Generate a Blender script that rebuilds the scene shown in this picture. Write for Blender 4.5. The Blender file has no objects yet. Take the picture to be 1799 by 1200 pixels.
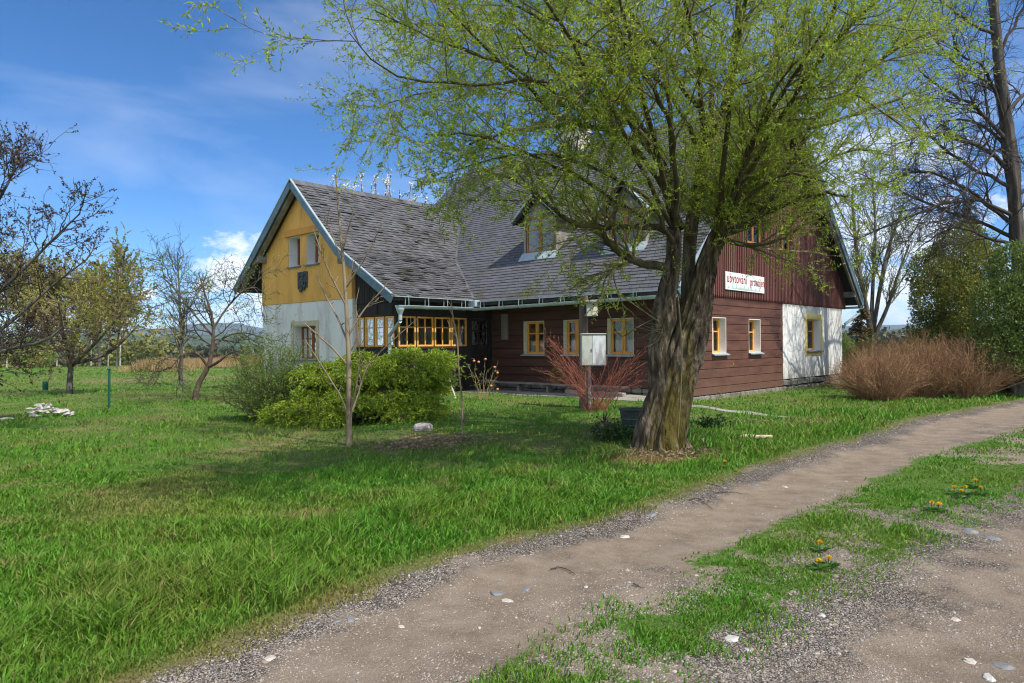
import bpy, math, random
import numpy as np
from mathutils import Vector
rng = np.random.default_rng(7)
random.seed(7)
C = bpy.context.scene.collection
F = 1274.0
EYE = 1.55
QG = 1.0; EXPO = 0.47; HAZE = 0.00011
def yh(x): return 616 - 18*(x+500)/2560.0          # horizon row of the survey photo
# ------------------------------------------------------------------ scene frame
DU = np.array([-0.7396, 0.673, 0.0])               # along the long front wall of the house
DV = np.array([0.673, 0.7395, 0.0])                # from the front wall to the back
W0 = np.array([4.03, 17.7, 0.0])
def H(u, v, z): return W0 + u*DU + v*DV + np.array([0, 0, z])
def Vu(x, u):
    r = (x-900)/F
    return (r*(W0[1]+.673*u) - W0[0] + .7396*u)/(.673 - r*.7395)
def Uv(x, v):
    r = (x-900)/F
    return (W0[0]+.673*v - r*(W0[1]+.7395*v))/(.7396 + r*.673)
def Zy(x, y, u, v): return EYE + (yh(x)-y)*(W0[1]+.673*u+.7395*v)/F
def at(x, y, Y): return np.array([(x-900)/F*Y, Y, EYE+(yh(x)-y)*Y/F])

# ------------------------------------------------------------------ noise and terrain
_lat = np.random.default_rng(3).random((64, 64))
def vnoise(x, y):
    x = np.asarray(x, float); y = np.asarray(y, float)
    xi = np.floor(x).astype(int); yi = np.floor(y).astype(int)
    fx = x-xi; fy = y-yi
    fx = fx*fx*(3-2*fx); fy = fy*fy*(3-2*fy)
    a = _lat[xi % 64, yi % 64]; b = _lat[(xi+1) % 64, yi % 64]
    c = _lat[xi % 64, (yi+1) % 64]; d = _lat[(xi+1) % 64, (yi+1) % 64]
    return (a*(1-fx)+b*fx)*(1-fy)+(c*(1-fx)+d*fx)*fy
def fbm(x, y, o=4):
    s = 0; a = .5; t = 0
    for i in range(o):
        s = s+a*vnoise(x*2**i+17*i, y*2**i+31*i); t += a; a *= .5
    return s/t
def sst(a, b, x):
    t = np.clip((x-a)/(b-a), 0, 1); return t*t*(3-2*t)
# road: three edges measured on the ground (z = 0)
def gp(x, y): Y = EYE*F/(y-yh(x)); return ((x-900)/F*Y, Y)
EL = [(-6.5, -1.5), (-3.2, 1.6)]+[gp(*p) for p in [(230,1200),(560,1065),(700,1005),(850,960),(1060,915),(1270,840),(1400,800),(1530,765),(1600,737),(1799,703)]]+[(24, 27), (34, 34)]
EM1 = [(-4.5, -3.0), (-1.2, 1.7)]+[gp(*p) for p in [(850,1195),(1010,1090),(1190,1010),(1350,930),(1500,865),(1640,800),(1799,750)]]+[(22, 22.5), (34, 31)]
EM2 = [(-3.6, -4.0), (-.5, 1.6)]+[gp(*p) for p in [(1130,1190),(1250,1105),(1400,1030),(1500,990),(1620,925),(1799,850)]]+[(22, 21), (34, 29.5)]
ER = [(-1.5, -5), (2.6, 1.5), (4.6, 4.4), (9, 9.3), (22, 19), (34, 27.5)]
def road_coord(X, Y):
    # parameter along the line x+y, edges measured across it
    s = X+Y; q = Y-X
    def ev(E):
        E = np.array(E); ss = E[:, 0]+E[:, 1]; qq = E[:, 1]-E[:, 0]
        return np.interp(s, ss, qq)
    return (q-ev(EL))*.7071, (q-ev(EM1))*.7071, (q-ev(EM2))*.7071, (q-ev(ER))*.7071
def gravel_mask(X, Y):
    a, b, c, d = road_coord(X, Y)
    w = (fbm(X*1.7, Y*1.7)-.5)
    soft = .10+.03*np.abs(Y)
    def band(hi, lo):  # 1 where hi<0 and lo>0
        return sst(soft, -soft, hi+w*.45)*sst(-soft, soft, lo+w*.5)
    m = np.maximum(band(a, b), band(c, d))
    med = sst(-.1, .1, -b)*sst(-.1, .1, c)*(1.05-.85*np.clip((fbm(X*1.25+9, Y*1.25+4, 3)-.32)*3.5, 0, 1))
    return np.clip(np.maximum(m, med), 0, 1)
def ground(X, Y):
    X = np.asarray(X, float); Y = np.asarray(Y, float)
    a, b, c, d = road_coord(X, Y)
    z = .10*sst(.3, 6, a)
    z = z+.10*sst(9.6, 11.3, Y)*sst(-3.6, -1.0, X)*sst(5.5, 2.5, X)
    z = z+.06*(fbm(X*.35, Y*.35)-.5)*sst(.2, 1.5, np.maximum(a, -d))
    z = z+.03*(fbm(X*1.6, Y*1.6)-.5)*sst(.0, .8, np.maximum(a, -d))
    rut = np.exp(-((a+.75)/.45)**2)*sst(.2, -.3, a) + np.exp(-((c+.9)/.6)**2)
    z = z-.035*rut + .018*(fbm(X*3, Y*3, 3)-.5)
    z = z-3.6*sst(45, 200, Y)-12*sst(180, 1100, Y)
    z = z-3*sst(30, 120, np.abs(X))*sst(-10, -60, X)
    return z
def gz(x, y): return float(ground(x, y))
def foot(x, y, guess=None):
    """ground point seen at photo pixel (x, y)"""
    Y = guess or EYE*F/(y-yh(x))
    for _ in range(12):
        Y = (EYE-gz((x-900)/F*Y, Y))*F/(y-yh(x))
    return np.array([(x-900)/F*Y, Y, gz((x-900)/F*Y, Y)])

# ------------------------------------------------------------------ mesh building
def origin_of(o):
    v = np.zeros(3)
    while o is not None:
        v += np.array(o.location); o = o.parent
    return v
class MB:
    def __init__(s): s.v = []; s.f = []; s.m = []; s.mi = 0
    def poly(s, pts):
        n = len(s.v); s.v += [tuple(p) for p in pts]; s.f.append(tuple(range(n, n+len(pts)))); s.m.append(s.mi)
    def hexa(s, b, t):
        n = len(s.v); s.v += [tuple(p) for p in b]+[tuple(p) for p in t]
        for q in ((0,3,2,1),(4,5,6,7),(0,1,5,4),(1,2,6,5),(2,3,7,6),(3,0,4,7)):
            s.f.append(tuple(n+i for i in q)); s.m.append(s.mi)
    def box(s, M, t0, t1, d0, d1, z0, z1, z0b=None, z1b=None):
        z0b = z0 if z0b is None else z0b; z1b = z1 if z1b is None else z1b
        s.hexa([M(t0,d0,z0), M(t1,d0,z0b), M(t1,d1,z0b), M(t0,d1,z0)], [M(t0,d0,z1), M(t1,d0,z1b), M(t1,d1,z1b), M(t0,d1,z1)])
    def prism(s, M, pts, d0, d1):      # pts: (t,z) polygon
        n = len(s.v); k = len(pts)
        s.v += [tuple(M(t,d0,z)) for t, z in pts]+[tuple(M(t,d1,z)) for t, z in pts]
        s.f.append(tuple(range(n, n+k))); s.f.append(tuple(range(n+2*k-1, n+k-1, -1))); s.m += [s.mi]*(2+k)
        for i in range(k): s.f.append((n+i, n+k+i, n+k+(i+1) % k, n+(i+1) % k))
    def beam(s, p, q, w, h, up=(0,0,1)):
        p = np.array(p, float); q = np.array(q, float); d = q-p; d /= np.linalg.norm(d)
        a = np.cross(d, up); a /= np.linalg.norm(a); b = np.cross(a, d)
        c = [(-1,-1),(1,-1),(1,1),(-1,1)]
        s.hexa([p+a*w/2*i+b*h/2*j for i, j in c], [q+a*w/2*i+b*h/2*j for i, j in c])
    def tube(s, pts, rad, n=8, cap=True):
        V, Fc = tubes([np.array(pts, float)], [np.broadcast_to(np.array(rad, float), (len(pts),))], n, cap)
        k = len(s.v); s.v += [tuple(x) for x in V]; s.f += [tuple(int(i)+k for i in f) for f in Fc]; s.m += [s.mi]*len(Fc)
    def lathe(s, c, prof, n=16):
        k = len(s.v)
        for r, z in prof:
            for i in range(n):
                a = 2*math.pi*i/n; s.v.append((c[0]+r*math.cos(a), c[1]+r*math.sin(a), c[2]+z))
        for j in range(len(prof)-1):
            for i in range(n):
                s.f.append((k+j*n+i, k+j*n+(i+1) % n, k+(j+1)*n+(i+1) % n, k+(j+1)*n+i)); s.m.append(s.mi)
        s.f.append(tuple(k+(len(prof)-1)*n+i for i in range(n))); s.f.append(tuple(k+n-1-i for i in range(n))); s.m += [s.mi]*2
    def build(s, name, mats, parent=None, bevel=0, smooth=False, loc=None):
        return mesh_obj(name, np.array(s.v), s.f, mats, parent, bevel, smooth, loc, s.m if max(s.m+[0]) else None)
def mesh_obj(name, V, faces, mats, parent=None, bevel=0, smooth=False, loc=None, mi=None):
    me = bpy.data.meshes.new(name)
    V = np.asarray(V, float)
    o = bpy.data.objects.new(name, me); C.objects.link(o)
    if parent is not None: o.parent = parent
    if loc is not None: o.location = [float(a) for a in (np.array(loc)-(origin_of(parent) if parent is not None else 0))]
    V = V-origin_of(o)
    if isinstance(faces, np.ndarray):
        n, k = faces.shape
        me.vertices.add(len(V)); me.vertices.foreach_set('co', V.astype(np.float32).ravel())
        me.loops.add(n*k); me.loops.foreach_set('vertex_index', faces.astype(np.int32).ravel())
        me.polygons.add(n); me.polygons.foreach_set('loop_start', np.arange(0, n*k, k, dtype=np.int32))
        me.update(calc_edges=True)
    else:
        me.from_pydata([tuple(x) for x in V], [], faces)
    if not isinstance(mats, (list, tuple)): mats = [mats]
    for m in mats: me.materials.append(m)
    if mi is not None: me.polygons.foreach_set('material_index', np.array(mi, dtype=np.int32))
    if smooth: me.polygons.foreach_set('use_smooth', np.ones(len(me.polygons), dtype=bool))
    me.update()
    if bevel:
        b = o.modifiers.new('bevel', 'BEVEL'); b.width = bevel; b.segments = 1; b.limit_method = 'ANGLE'
    return o
def tubes(P, R, n=5, cap=True):
    """P: list of (k,3) polylines, R: list of (k,) radii -> verts, quads"""
    by = {}
    for p, r in zip(P, R): by.setdefault(len(p), []).append((p, r))
    VV = []; FF = []; off = 0
    for k, lst in by.items():
        A = np.array([p for p, _ in lst]); Rr = np.array([r for _, r in lst])
        T = np.gradient(A, axis=1); T /= np.linalg.norm(T, axis=2, keepdims=True)+1e-9
        D = A[:, -1]-A[:, 0]
        ref = np.where(np.abs(D[:, 2:3]) > .8*np.linalg.norm(D, axis=1, keepdims=True), np.array([[1., 0, 0]]), np.array([[0, 0, 1.]]))
        X = np.cross(T, ref[:, None, :]); X /= np.linalg.norm(X, axis=2, keepdims=True)+1e-9
        Yv = np.cross(T, X)
        an = np.arange(n)*2*math.pi/n
        ring = A[:, :, None, :]+Rr[:, :, None, None]*(X[:, :, None, :]*np.cos(an)[None, None, :, None]+Yv[:, :, None, :]*np.sin(an)[None, None, :, None])
        N = len(lst); VV.append(ring.reshape(-1, 3))
        idx = off+np.arange(N*k*n).reshape(N, k, n)
        a = idx[:, :-1, :]; b = np.roll(a, -1, 2); c = idx[:, 1:, :]; d = np.roll(c, -1, 2)
        FF.append(np.stack([a, c, d, b], -1).reshape(-1, 4)); off += N*k*n
    return np.concatenate(VV), np.concatenate(FF)
def leaves(B, D, L, W, up=None, fold=.0):
    """rhombic leaves: base B, direction D (unit), length L, width W"""
    n = len(B); Rn = rng.normal(size=(n, 3)) if up is None else np.broadcast_to(up, (n, 3))+rng.normal(size=(n, 3))*.45
    S = np.cross(D, Rn); S /= np.linalg.norm(S, axis=1, keepdims=True)+1e-9
    L = np.broadcast_to(L, (n,))[:, None]; W = np.broadcast_to(W, (n,))[:, None]
    Nn = np.cross(S, D)
    V = np.stack([B, B+D*L*.45+S*W*.5+Nn*fold*L, B+D*L, B+D*L*.45-S*W*.5+Nn*fold*L], 1).reshape(-1, 3)
    return V, np.arange(4*n).reshape(n, 4)
def unit(a): a = np.asarray(a, float); return a/(np.linalg.norm(a, axis=-1, keepdims=True)+1e-9)
def join(parts):
    VV = []; FF = []; o = 0
    for V, f in parts:
        VV.append(V); FF.append(f+o); o += len(V)
    return np.concatenate(VV), np.concatenate(FF)
def thing(name, label, cat, loc=(0,0,0), group=None, kind=None):
    o = bpy.data.objects.new(name, None); C.objects.link(o); o.location = [float(a) for a in loc]; o.empty_display_size = .3
    return tag(o, label, cat, group, kind)
def tag(o, label, cat, group=None, kind=None):
    o['label'] = label; o['category'] = cat
    if group: o['group'] = group
    if kind: o['kind'] = kind
    return o

# ------------------------------------------------------------------ materials
MATS = {}
def mat(name, cols, scale=4.0, rough=.85, bump=0.0, bscale=None, island=False, stretch=(1,1,1), trans=0.0, detail=6, spec=.3, metal=0.0, dirt=None, dirt_scale=1.0, dirt_pos=(.5,.62), isl_cols=None, mixf=.5, splash=None):
    m = bpy.data.materials.new(name); m.use_nodes = True; N = m.node_tree.nodes; Lk = m.node_tree.links
    b = N['Principled BSDF']; b.inputs['Roughness'].default_value = rough; b.inputs['Metallic'].default_value = metal
    b.inputs['Specular IOR Level'].default_value = spec
    tc = N.new('ShaderNodeTexCoord'); mp = N.new('ShaderNodeMapping'); mp.inputs['Scale'].default_value = stretch
    Lk.new(tc.outputs['Object'], mp.inputs['Vector'])
    def ramp(src, cc, p0=.3, p1=.7):
        r = N.new('ShaderNodeValToRGB'); e = r.color_ramp.elements
        for i, c in enumerate(cc):
            pos = p0+(p1-p0)*i/max(1, len(cc)-1)
            if i < 2: e[i].position = pos; el = e[i]
            else: el = e.new(pos)
            el.color = (*c, 1)
        Lk.new(src, r.inputs['Fac']); return r.outputs['Color']
    nz = N.new('ShaderNodeTexNoise'); nz.inputs['Scale'].default_value = scale; nz.inputs['Detail'].default_value = detail
    Lk.new(mp.outputs[0], nz.inputs['Vector'])
    if len(cols) == 1: cols = [cols[0], cols[0]]
    col = ramp(nz.outputs['Fac'], cols)
    if island:
        g = N.new('ShaderNodeNewGeometry')
        ic = ramp(g.outputs['Random Per Island'], isl_cols or cols, 0, 1)
        mx = N.new('ShaderNodeMix'); mx.data_type = 'RGBA'; mx.inputs[0].default_value = mixf
        Lk.new(col, mx.inputs[6]); Lk.new(ic, mx.inputs[7]); col = mx.outputs[2]
    if dirt:
        n2 = N.new('ShaderNodeTexNoise'); n2.inputs['Scale'].default_value = dirt_scale; n2.inputs['Detail'].default_value = 8; n2.inputs['Roughness'].default_value = .65
        Lk.new(mp.outputs[0], n2.inputs['Vector'])
        mr = N.new('ShaderNodeMapRange'); mr.inputs[1].default_value = dirt_pos[0]; mr.inputs[2].default_value = dirt_pos[1]
        Lk.new(n2.outputs['Fac'], mr.inputs[0])
        mx = N.new('ShaderNodeMix'); mx.data_type = 'RGBA'; Lk.new(mr.outputs[0], mx.inputs[0])
        Lk.new(col, mx.inputs[6]); mx.inputs[7].default_value = (*dirt, 1); col = mx.outputs[2]
    if splash:      # mud splashed up the foot of a wall, and rain streaks
        sx = N.new('ShaderNodeSeparateXYZ'); Lk.new(tc.outputs['Object'], sx.inputs[0])
        n4 = N.new('ShaderNodeTexNoise'); n4.inputs['Scale'].default_value = 3.5; n4.inputs['Detail'].default_value = 9; n4.inputs['Roughness'].default_value = .7; Lk.new(tc.outputs['Object'], n4.inputs['Vector'])
        ad = N.new('ShaderNodeMath'); ad.operation = 'MULTIPLY_ADD'; Lk.new(n4.outputs['Fac'], ad.inputs[0]); ad.inputs[1].default_value = -1.6; Lk.new(sx.outputs[2], ad.inputs[2])
        mr2 = N.new('ShaderNodeMapRange'); Lk.new(ad.outputs[0], mr2.inputs[0]); mr2.inputs[1].default_value = .15; mr2.inputs[2].default_value = -.75; mr2.inputs[4].default_value = .8
        mx = N.new('ShaderNodeMix'); mx.data_type = 'RGBA'; Lk.new(mr2.outputs[0], mx.inputs[0]); Lk.new(col, mx.inputs[6]); mx.inputs[7].default_value = (*splash, 1); col = mx.outputs[2]
    Lk.new(col, b.inputs['Base Color'])
    if bump:
        n3 = N.new('ShaderNodeTexNoise'); n3.inputs['Scale'].default_value = bscale or scale*4; n3.inputs['Detail'].default_value = 8
        Lk.new(mp.outputs[0], n3.inputs['Vector'])
        bp = N.new('ShaderNodeBump'); bp.inputs['Strength'].default_value = 1; bp.inputs['Distance'].default_value = bump
        Lk.new(n3.outputs['Fac'], bp.inputs['Height']); Lk.new(bp.outputs[0], b.inputs['Normal'])
    if trans:
        tr = N.new('ShaderNodeBsdfTranslucent'); Lk.new(col, tr.inputs['Color'])
        ms = N.new('ShaderNodeMixShader'); ms.inputs[0].default_value = trans
        Lk.new(b.outputs[0], ms.inputs[1]); Lk.new(tr.outputs[0], ms.inputs[2])
        Lk.new(ms.outputs[0], N['Material Output'].inputs['Surface'])
    MATS[name] = m
    return m
slate = mat('slate', [(.085,.085,.095),(.14,.14,.155)], 3, .62, .004, 30, island=True, isl_cols=[(.066,.068,.075),(.092,.095,.106),(.112,.116,.132),(.082,.084,.092)], mixf=.7, dirt=(.075,.07,.045), dirt_scale=.9, dirt_pos=(.54,.72), spec=.4)
slate_old = mat('old_slate', [(.08,.075,.075),(.15,.145,.15)], 3, .7, .006, 30, island=True, isl_cols=[(.055,.054,.057),(.092,.093,.102),(.118,.12,.134),(.078,.076,.079)], mixf=.75, dirt=(.045,.042,.032), dirt_scale=1.3, dirt_pos=(.52,.66), spec=.35)
darkwood = mat('dark_boards', [(.018,.014,.013),(.045,.036,.034)], 3, .75, .002, 60, stretch=(1,1,.15))
soffitwood = mat('soffit_boards', [(.03,.028,.027),(.06,.055,.05)], 4, .8, .002, 60)
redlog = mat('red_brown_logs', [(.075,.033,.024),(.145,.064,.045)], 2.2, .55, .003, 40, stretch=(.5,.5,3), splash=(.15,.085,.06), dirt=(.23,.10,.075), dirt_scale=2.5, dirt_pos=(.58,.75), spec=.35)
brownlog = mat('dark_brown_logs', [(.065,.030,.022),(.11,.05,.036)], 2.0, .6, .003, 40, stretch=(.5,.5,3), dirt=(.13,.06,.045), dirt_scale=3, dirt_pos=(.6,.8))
redbatten = mat('red_battens', [(.10,.036,.030),(.17,.064,.05)], 3, .7, .002, 40, stretch=(1,1,.2), island=True, isl_cols=[(.075,.03,.027),(.155,.062,.052),(.23,.11,.09)], mixf=.5)
whitewall = mat('white_plaster', [(.62,.62,.6),(.78,.78,.76)], 1.5, .9, .004, 25, splash=(.33,.31,.26), dirt=(.4,.39,.36), dirt_scale=1.8, dirt_pos=(.5,.74), stretch=(1,1,.35))
bluewall = mat('pale_plaster', [(.70,.69,.66),(.84,.83,.80)], 1.5, .9, .004, 25, splash=(.36,.34,.30), dirt=(.44,.43,.41), dirt_scale=2.2, dirt_pos=(.5,.75), stretch=(1,1,.25))
yellowwall = mat('ochre_plaster', [(.74,.40,.09),(.83,.47,.13)], 1.2, .9, .004, 25, dirt=(.50,.29,.09), dirt_scale=2.2, dirt_pos=(.48,.72), stretch=(1,1,.3))
orangewood = mat('orange_window_wood', [(.70,.32,.055),(.84,.43,.09)], 6, .45, .001, 60)
dormerwood = mat('shaded_orange_wood', [(.24,.10,.03),(.40,.18,.05)], 6, .6)  # orange window wood darkened, the shade put into its colour
brownframe = mat('brown_window_wood', [(.22,.07,.02),(.32,.11,.035)], 6, .5)
ochretrim = mat('ochre_beam', [(.6,.27,.04),(.7,.34,.06)], 5, .6)
sandtrim = mat('sandstone_trim', [(.48,.42,.28),(.62,.55,.40)], 6, .9, .003, 40)
yellowtrim = mat('yellow_trim', [(.65,.52,.16),(.78,.64,.25)], 5, .8, .001)
creamreveal = mat('cream_reveal', [(.66,.66,.50),(.72,.72,.56)], 5, .9)
whitereveal = mat('white_reveal', [(.7,.7,.68),(.78,.78,.76)], 5, .9)
zinc = mat('zinc', [(.34,.42,.44),(.47,.56,.58)], 5, .45, .001, 40, metal=.35, spec=.5)
zincdark = mat('blue_grey_sheet', [(.10,.16,.19),(.16,.23,.26)], 5, .5, metal=.2)
stonewall = mat('rubble_stone', [(.10,.095,.08),(.26,.25,.22)], 5, .9, .02, 12)
slab = mat('concrete_slab', [(.24,.225,.19),(.38,.36,.31)], 4, .9, .004, 40, dirt=(.13,.125,.09), dirt_scale=2, dirt_pos=(.5,.7))
greywood = mat('weathered_wood', [(.12,.105,.09),(.30,.27,.235)], 3, .85, .006, 30, stretch=(1,1,.12))
greywoodh = mat('weathered_plank', [(.14,.125,.11),(.32,.30,.27)], 3, .85, .006, 30)
polewood = mat('pole_wood', [(.055,.04,.032),(.20,.16,.13)], 5, .85, .008, 30, stretch=(1,1,.1))
ironrel = mat('dark_relief', [(.03,.035,.035),(.10,.11,.11)], 20, .7, .01, 30)
lace = mat('lace_curtain', [(.75,.75,.77),(.95,.95,.96)], 60, .9, trans=.3)
dark = mat('dark_interior', [(.02,.018,.016),(.04,.035,.03)], 3, .9)
interior = mat('interior_plaster', [(.10,.09,.08),(.16,.145,.12)], 3, .9)
signwhite = mat('sign_paint', [(.66,.70,.74),(.86,.87,.86)], 6, .6, dirt=(.5,.56,.62), dirt_scale=3, dirt_pos=(.5,.8))
signred = mat('sign_lettering', [(.28,.03,.03),(.30,.035,.035)], 6, .6)
greenplastic = mat('green_post_paint', [(.005,.07,.05),(.01,.10,.07)], 3, .5)
chimneym = mat('chimney_render', [(.42,.38,.32),(.60,.56,.50)], 5, .9, .01, 20)
def glass():
    m = bpy.data.materials.new('window_glass'); m.use_nodes = True; N = m.node_tree.nodes; L = m.node_tree.links
    N.remove(N['Principled BSDF'])
    t = N.new('ShaderNodeBsdfTransparent'); t.inputs[0].default_value = (.86,.87,.86,1)
    g = N.new('ShaderNodeBsdfGlossy'); g.inputs['Roughness'].default_value = .02; g.inputs['Color'].default_value = (.9,.9,.9,1)
    fr = N.new('ShaderNodeFresnel'); fr.inputs['IOR'].default_value = 1.42
    nz = N.new('ShaderNodeTexNoise'); nz.inputs['Scale'].default_value = 3; bp = N.new('ShaderNodeBump'); bp.inputs['Distance'].default_value = .004
    L.new(nz.outputs['Fac'], bp.inputs['Height']); L.new(bp.outputs[0], g.inputs['Normal'])
    ms = N.new('ShaderNodeMixShader'); L.new(fr.outputs[0], ms.inputs[0]); L.new(t.outputs[0], ms.inputs[1]); L.new(g.outputs[0], ms.inputs[2])
    L.new(ms.outputs[0], N['Material Output'].inputs['Surface']); return m
glassm = glass()
# ================================================================== THE HOUSE
ZB = EYE
root = thing('country_house', 'old timber and plaster country house with steep grey slate roof and ochre gable wing', 'house', H(6, 6, .1))
MG = lambda t, d, z: H(d, t, z)             # right gable wall (t = v)
MF = lambda t, d, z: H(t, .5+d, z)          # long front wall (t = u)
MA = lambda t, d, z: H(t, -3.4+d, z)        # wing gable
MP = lambda t, d, z: H(t, -3.25+d, z)       # porch, end face
MS = lambda t, d, z: H(6.76+d, t, z)        # porch, long face
ML = lambda t, d, z: H(13.7-d, t, z)
EAVE, RIDGE, SL, SR = 1.28+ZB, 7.45+ZB, .907, .888
def zmain(v): return np.minimum(EAVE+SL*(v+.8), RIDGE-SR*(v-6))
AU = [6.26, 8.76, 11.23, 14.84]; AZ = [1.33+ZB, 2.81+ZB, 5.15+ZB, 2.0+ZB]
def zann(u): return float(np.interp(u, AU, AZ))
GAP = .17
def wall(mb, M, t0, t1, z0, z1, opens=(), d0=0, d1=.35, rows=None, top=None, extra=(), jit=0):
    """boxes around openings; top(t) cuts the upper edge"""
    if top: extra = list(extra)+[t0+(t1-t0)*i/40 for i in range(1, 40)]
    ts = sorted(set([t0, t1]+[a for o in opens for a in o[:2] if t0 < a < t1]+[e for e in extra if t0 < e < t1]))
    ts = [x for i, x in enumerate(ts) if i == 0 or x-ts[i-1] > 1e-3]
    zs = rows or [(z0, z1)]
    for za, zb in zs:
        lv = sorted(set([za, zb]+[a for o in opens for a in o[2:4] if za < a < zb]))
        j = random.uniform(-jit, jit)
        for i in range(len(ts)-1):
            a, b = ts[i], ts[i+1]
            for k in range(len(lv)-1):
                c, e = lv[k], lv[k+1]
                if any(o[0] < (a+b)/2 < o[1] and o[2] < (c+e)/2 < o[3] for o in opens): continue
                if top:
                    ta, tb = top(a+1e-4), top(b-1e-4)
                    if c >= ta and c >= tb: continue
                    ea, eb = min(e, ta), min(e, tb)
                    if k == len(lv)-1-1 and zb >= z1: ea, eb = ta, tb
                    mb.box(M, a, b, d0+j, d1, c, max(ea, c), c, max(eb, c))
                else: mb.box(M, a, b, d0+j, d1, c, e)
def planks(z0, z1, hs=(.2,.27,.23,.3,.22,.26)):
    r = []; z = z0; i = 0
    while z < z1-.05:
        h = hs[i % len(hs)]; zz = min(z+h, z1)
        if z1-zz < .08: zz = z1
        r.append((z, zz-.013)); z = zz; i += 1
    return r
def window(M, t0, t1, z0, z1, depth, rmat, fmat, ncase=2, nv=0, hz=(.62,), sill=None, curtain_or_dark_sheet=None, label=None, fw=.055, th=.05, reveal=True, rw=.02):
    fr = MB()
    # outer frame
    a, b, c, e = t0+rw, t1-rw, z0+rw, z1-rw
    D0, D1 = depth, depth+th
    def bar(ta, tb, za, zb, x=0): fr.box(M, ta, tb, D0+x, D1+x, za, zb)
    cw = (b-a)/ncase
    for i in range(ncase):
        x0, x1 = a+i*cw+.002, a+(i+1)*cw-.002
        bar(x0, x0+fw, c, e); bar(x1-fw, x1, c, e); bar(x0+fw, x1-fw, c, c+fw); bar(x0+fw, x1-fw, e-fw, e)
        for k in range(nv):
            m = x0+(x1-x0)*(k+1)/(nv+1); bar(m-.016, m+.016, c+fw, e-fw, .004)
        for h in hz:
            m = c+(e-c)*h; bar(x0+fw, x1-fw, m-.016, m+.016, .008)
    w = fr.build('window', fmat, root, bevel=.004)
    if label: w['label'] = label
    g = MB(); g.box(M, a+fw/2, b-fw/2, D0+th*.6, D0+th*.6+.006, c+fw/2, e-fw/2); g.build('pane', glassm, w)
    if reveal:
        r = MB()
        r.box(M, t0, t0+rw, .003, D1, z0, z1); r.box(M, t1-rw, t1, .003, D1, z0, z1)
        r.box(M, t0+rw, t1-rw, .003, D1, z1-rw, z1); r.box(M, t0+rw, t1-rw, .003, D1, z0, z0+rw)
        r.build('reveal', rmat, w)
    if sill:
        s = MB(); s.hexa([M(t0-.05,-.09,z0-.045), M(t1+.05,-.09,z0-.045), M(t1+.05,.0,z0-.02), M(t0-.05,.0,z0-.02)],
                         [M(t0-.05,-.09,z0-.02), M(t1+.05,-.09,z0-.02), M(t1+.05,.0,z0+.012), M(t0-.05,.0,z0+.012)])
        s.build('sill', sill, w)
    if curtain_or_dark_sheet:
        V = []; Fc = []; n = 60
        za, zb = curtain_or_dark_sheet
        for i in range(n+1):
            t = a+.03+(b-a-.06)*i/n; d = D1+.06+.015*math.sin(i*1.3)
            V += [M(t, d, c+.03+(e-c)*za), M(t, d, c+(e-c)*zb+.012*math.sin(i*.8))]
        for i in range(n): Fc.append((2*i, 2*i+2, 2*i+3, 2*i+1))
        mesh_obj('curtain_or_dark_sheet', np.array(V), Fc, lace, w)
    return w
# ---------- right gable: red log wall, white plaster part
def zg(y, x, u=0): return Zy(x, y, u, Vu(x, u))
vw = Vu(1376, 0)
GW = []
for x0, x1, yt, yb in ((1252,1276.5,558,614.5), (1316,1337,561,611.5)):
    a, b = Vu(x0,0), Vu(x1,0)
    if x0 == 1252: a = b-.80
    GW.append((a, b, 1.28, zg(yt, x1)))
hh = GW[0][3]; GW[1] = (GW[1][1]-.80, GW[1][1], 1.28, hh)
mb = MB()
wall(mb, MG, .5, vw, .22, 2.81, GW, 0, .06, rows=planks(.22, 2.81, (.20,.23,.24,.22,.24,.28,.21,.24,.24,.26,.3)), jit=.004)
wall(mb, MG, .512, vw, .22, 2.81, GW, .065, .35)
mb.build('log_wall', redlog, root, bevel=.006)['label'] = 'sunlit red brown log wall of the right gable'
w3 = (Vu(1418,0), Vu(1442,0), Zy(1430,616,0,Vu(1430,0)), Zy(1430,560,0,Vu(1430,0)))
mb = MB(); wall(mb, MG, vw, 12.0, .42, 2.83, [w3], .01, .4)
mb.build('plaster_wall', whitewall, root, bevel=.006)['label'] = 'white plastered part of the right gable wall'
mb = MB()
for v0 in np.arange(vw, 12.0, .28):
    for z0 in (.0, .2):
        o = random.uniform(0, .05); mb.box(MG, v0+.01, min(v0+.27, 12), -.06+o, .38, z0+random.uniform(0,.03), z0+.19+random.uniform(-.02,.02))
for u0 in np.arange(.05, 6.7, .32):
    for z0 in (-.05, .12, .26):
        mb.box(MF, u0+random.uniform(0,.02), u0+.31, -.05+random.uniform(0,.07), .3, z0, z0+.125)
for v0 in np.arange(.5, vw, .3): mb.box(MG, v0+.01, v0+.29, -.0, .3, -.05, .2)
mb.build('stone_plinth', stonewall, root, bevel=.025)
window(MG, *GW[0], .20, whitereveal, orangewood, 2, 0, (.62,), zinc, (0, .42))
window(MG, *GW[1], .20, whitereveal, orangewood, 2, 0, (.62,), zinc, (0, .42))
wm = window(MG, *w3, .22, whitereveal, orangewood, 2, 0, (.62,), zincdark)
mb = MB(); a, b, c, e = w3; q = .16
mb.box(MG, a-q, a-.0, -.015, .06, c-q, e+q); mb.box(MG, b, b+q, -.015, .06, c-q, e+q)
mb.box(MG, a, b, -.015, .06, e, e+q); mb.box(MG, a, b, -.015, .06, c-q, c-.05)
mb.build('surround', yellowtrim, wm, bevel=.004)
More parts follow.
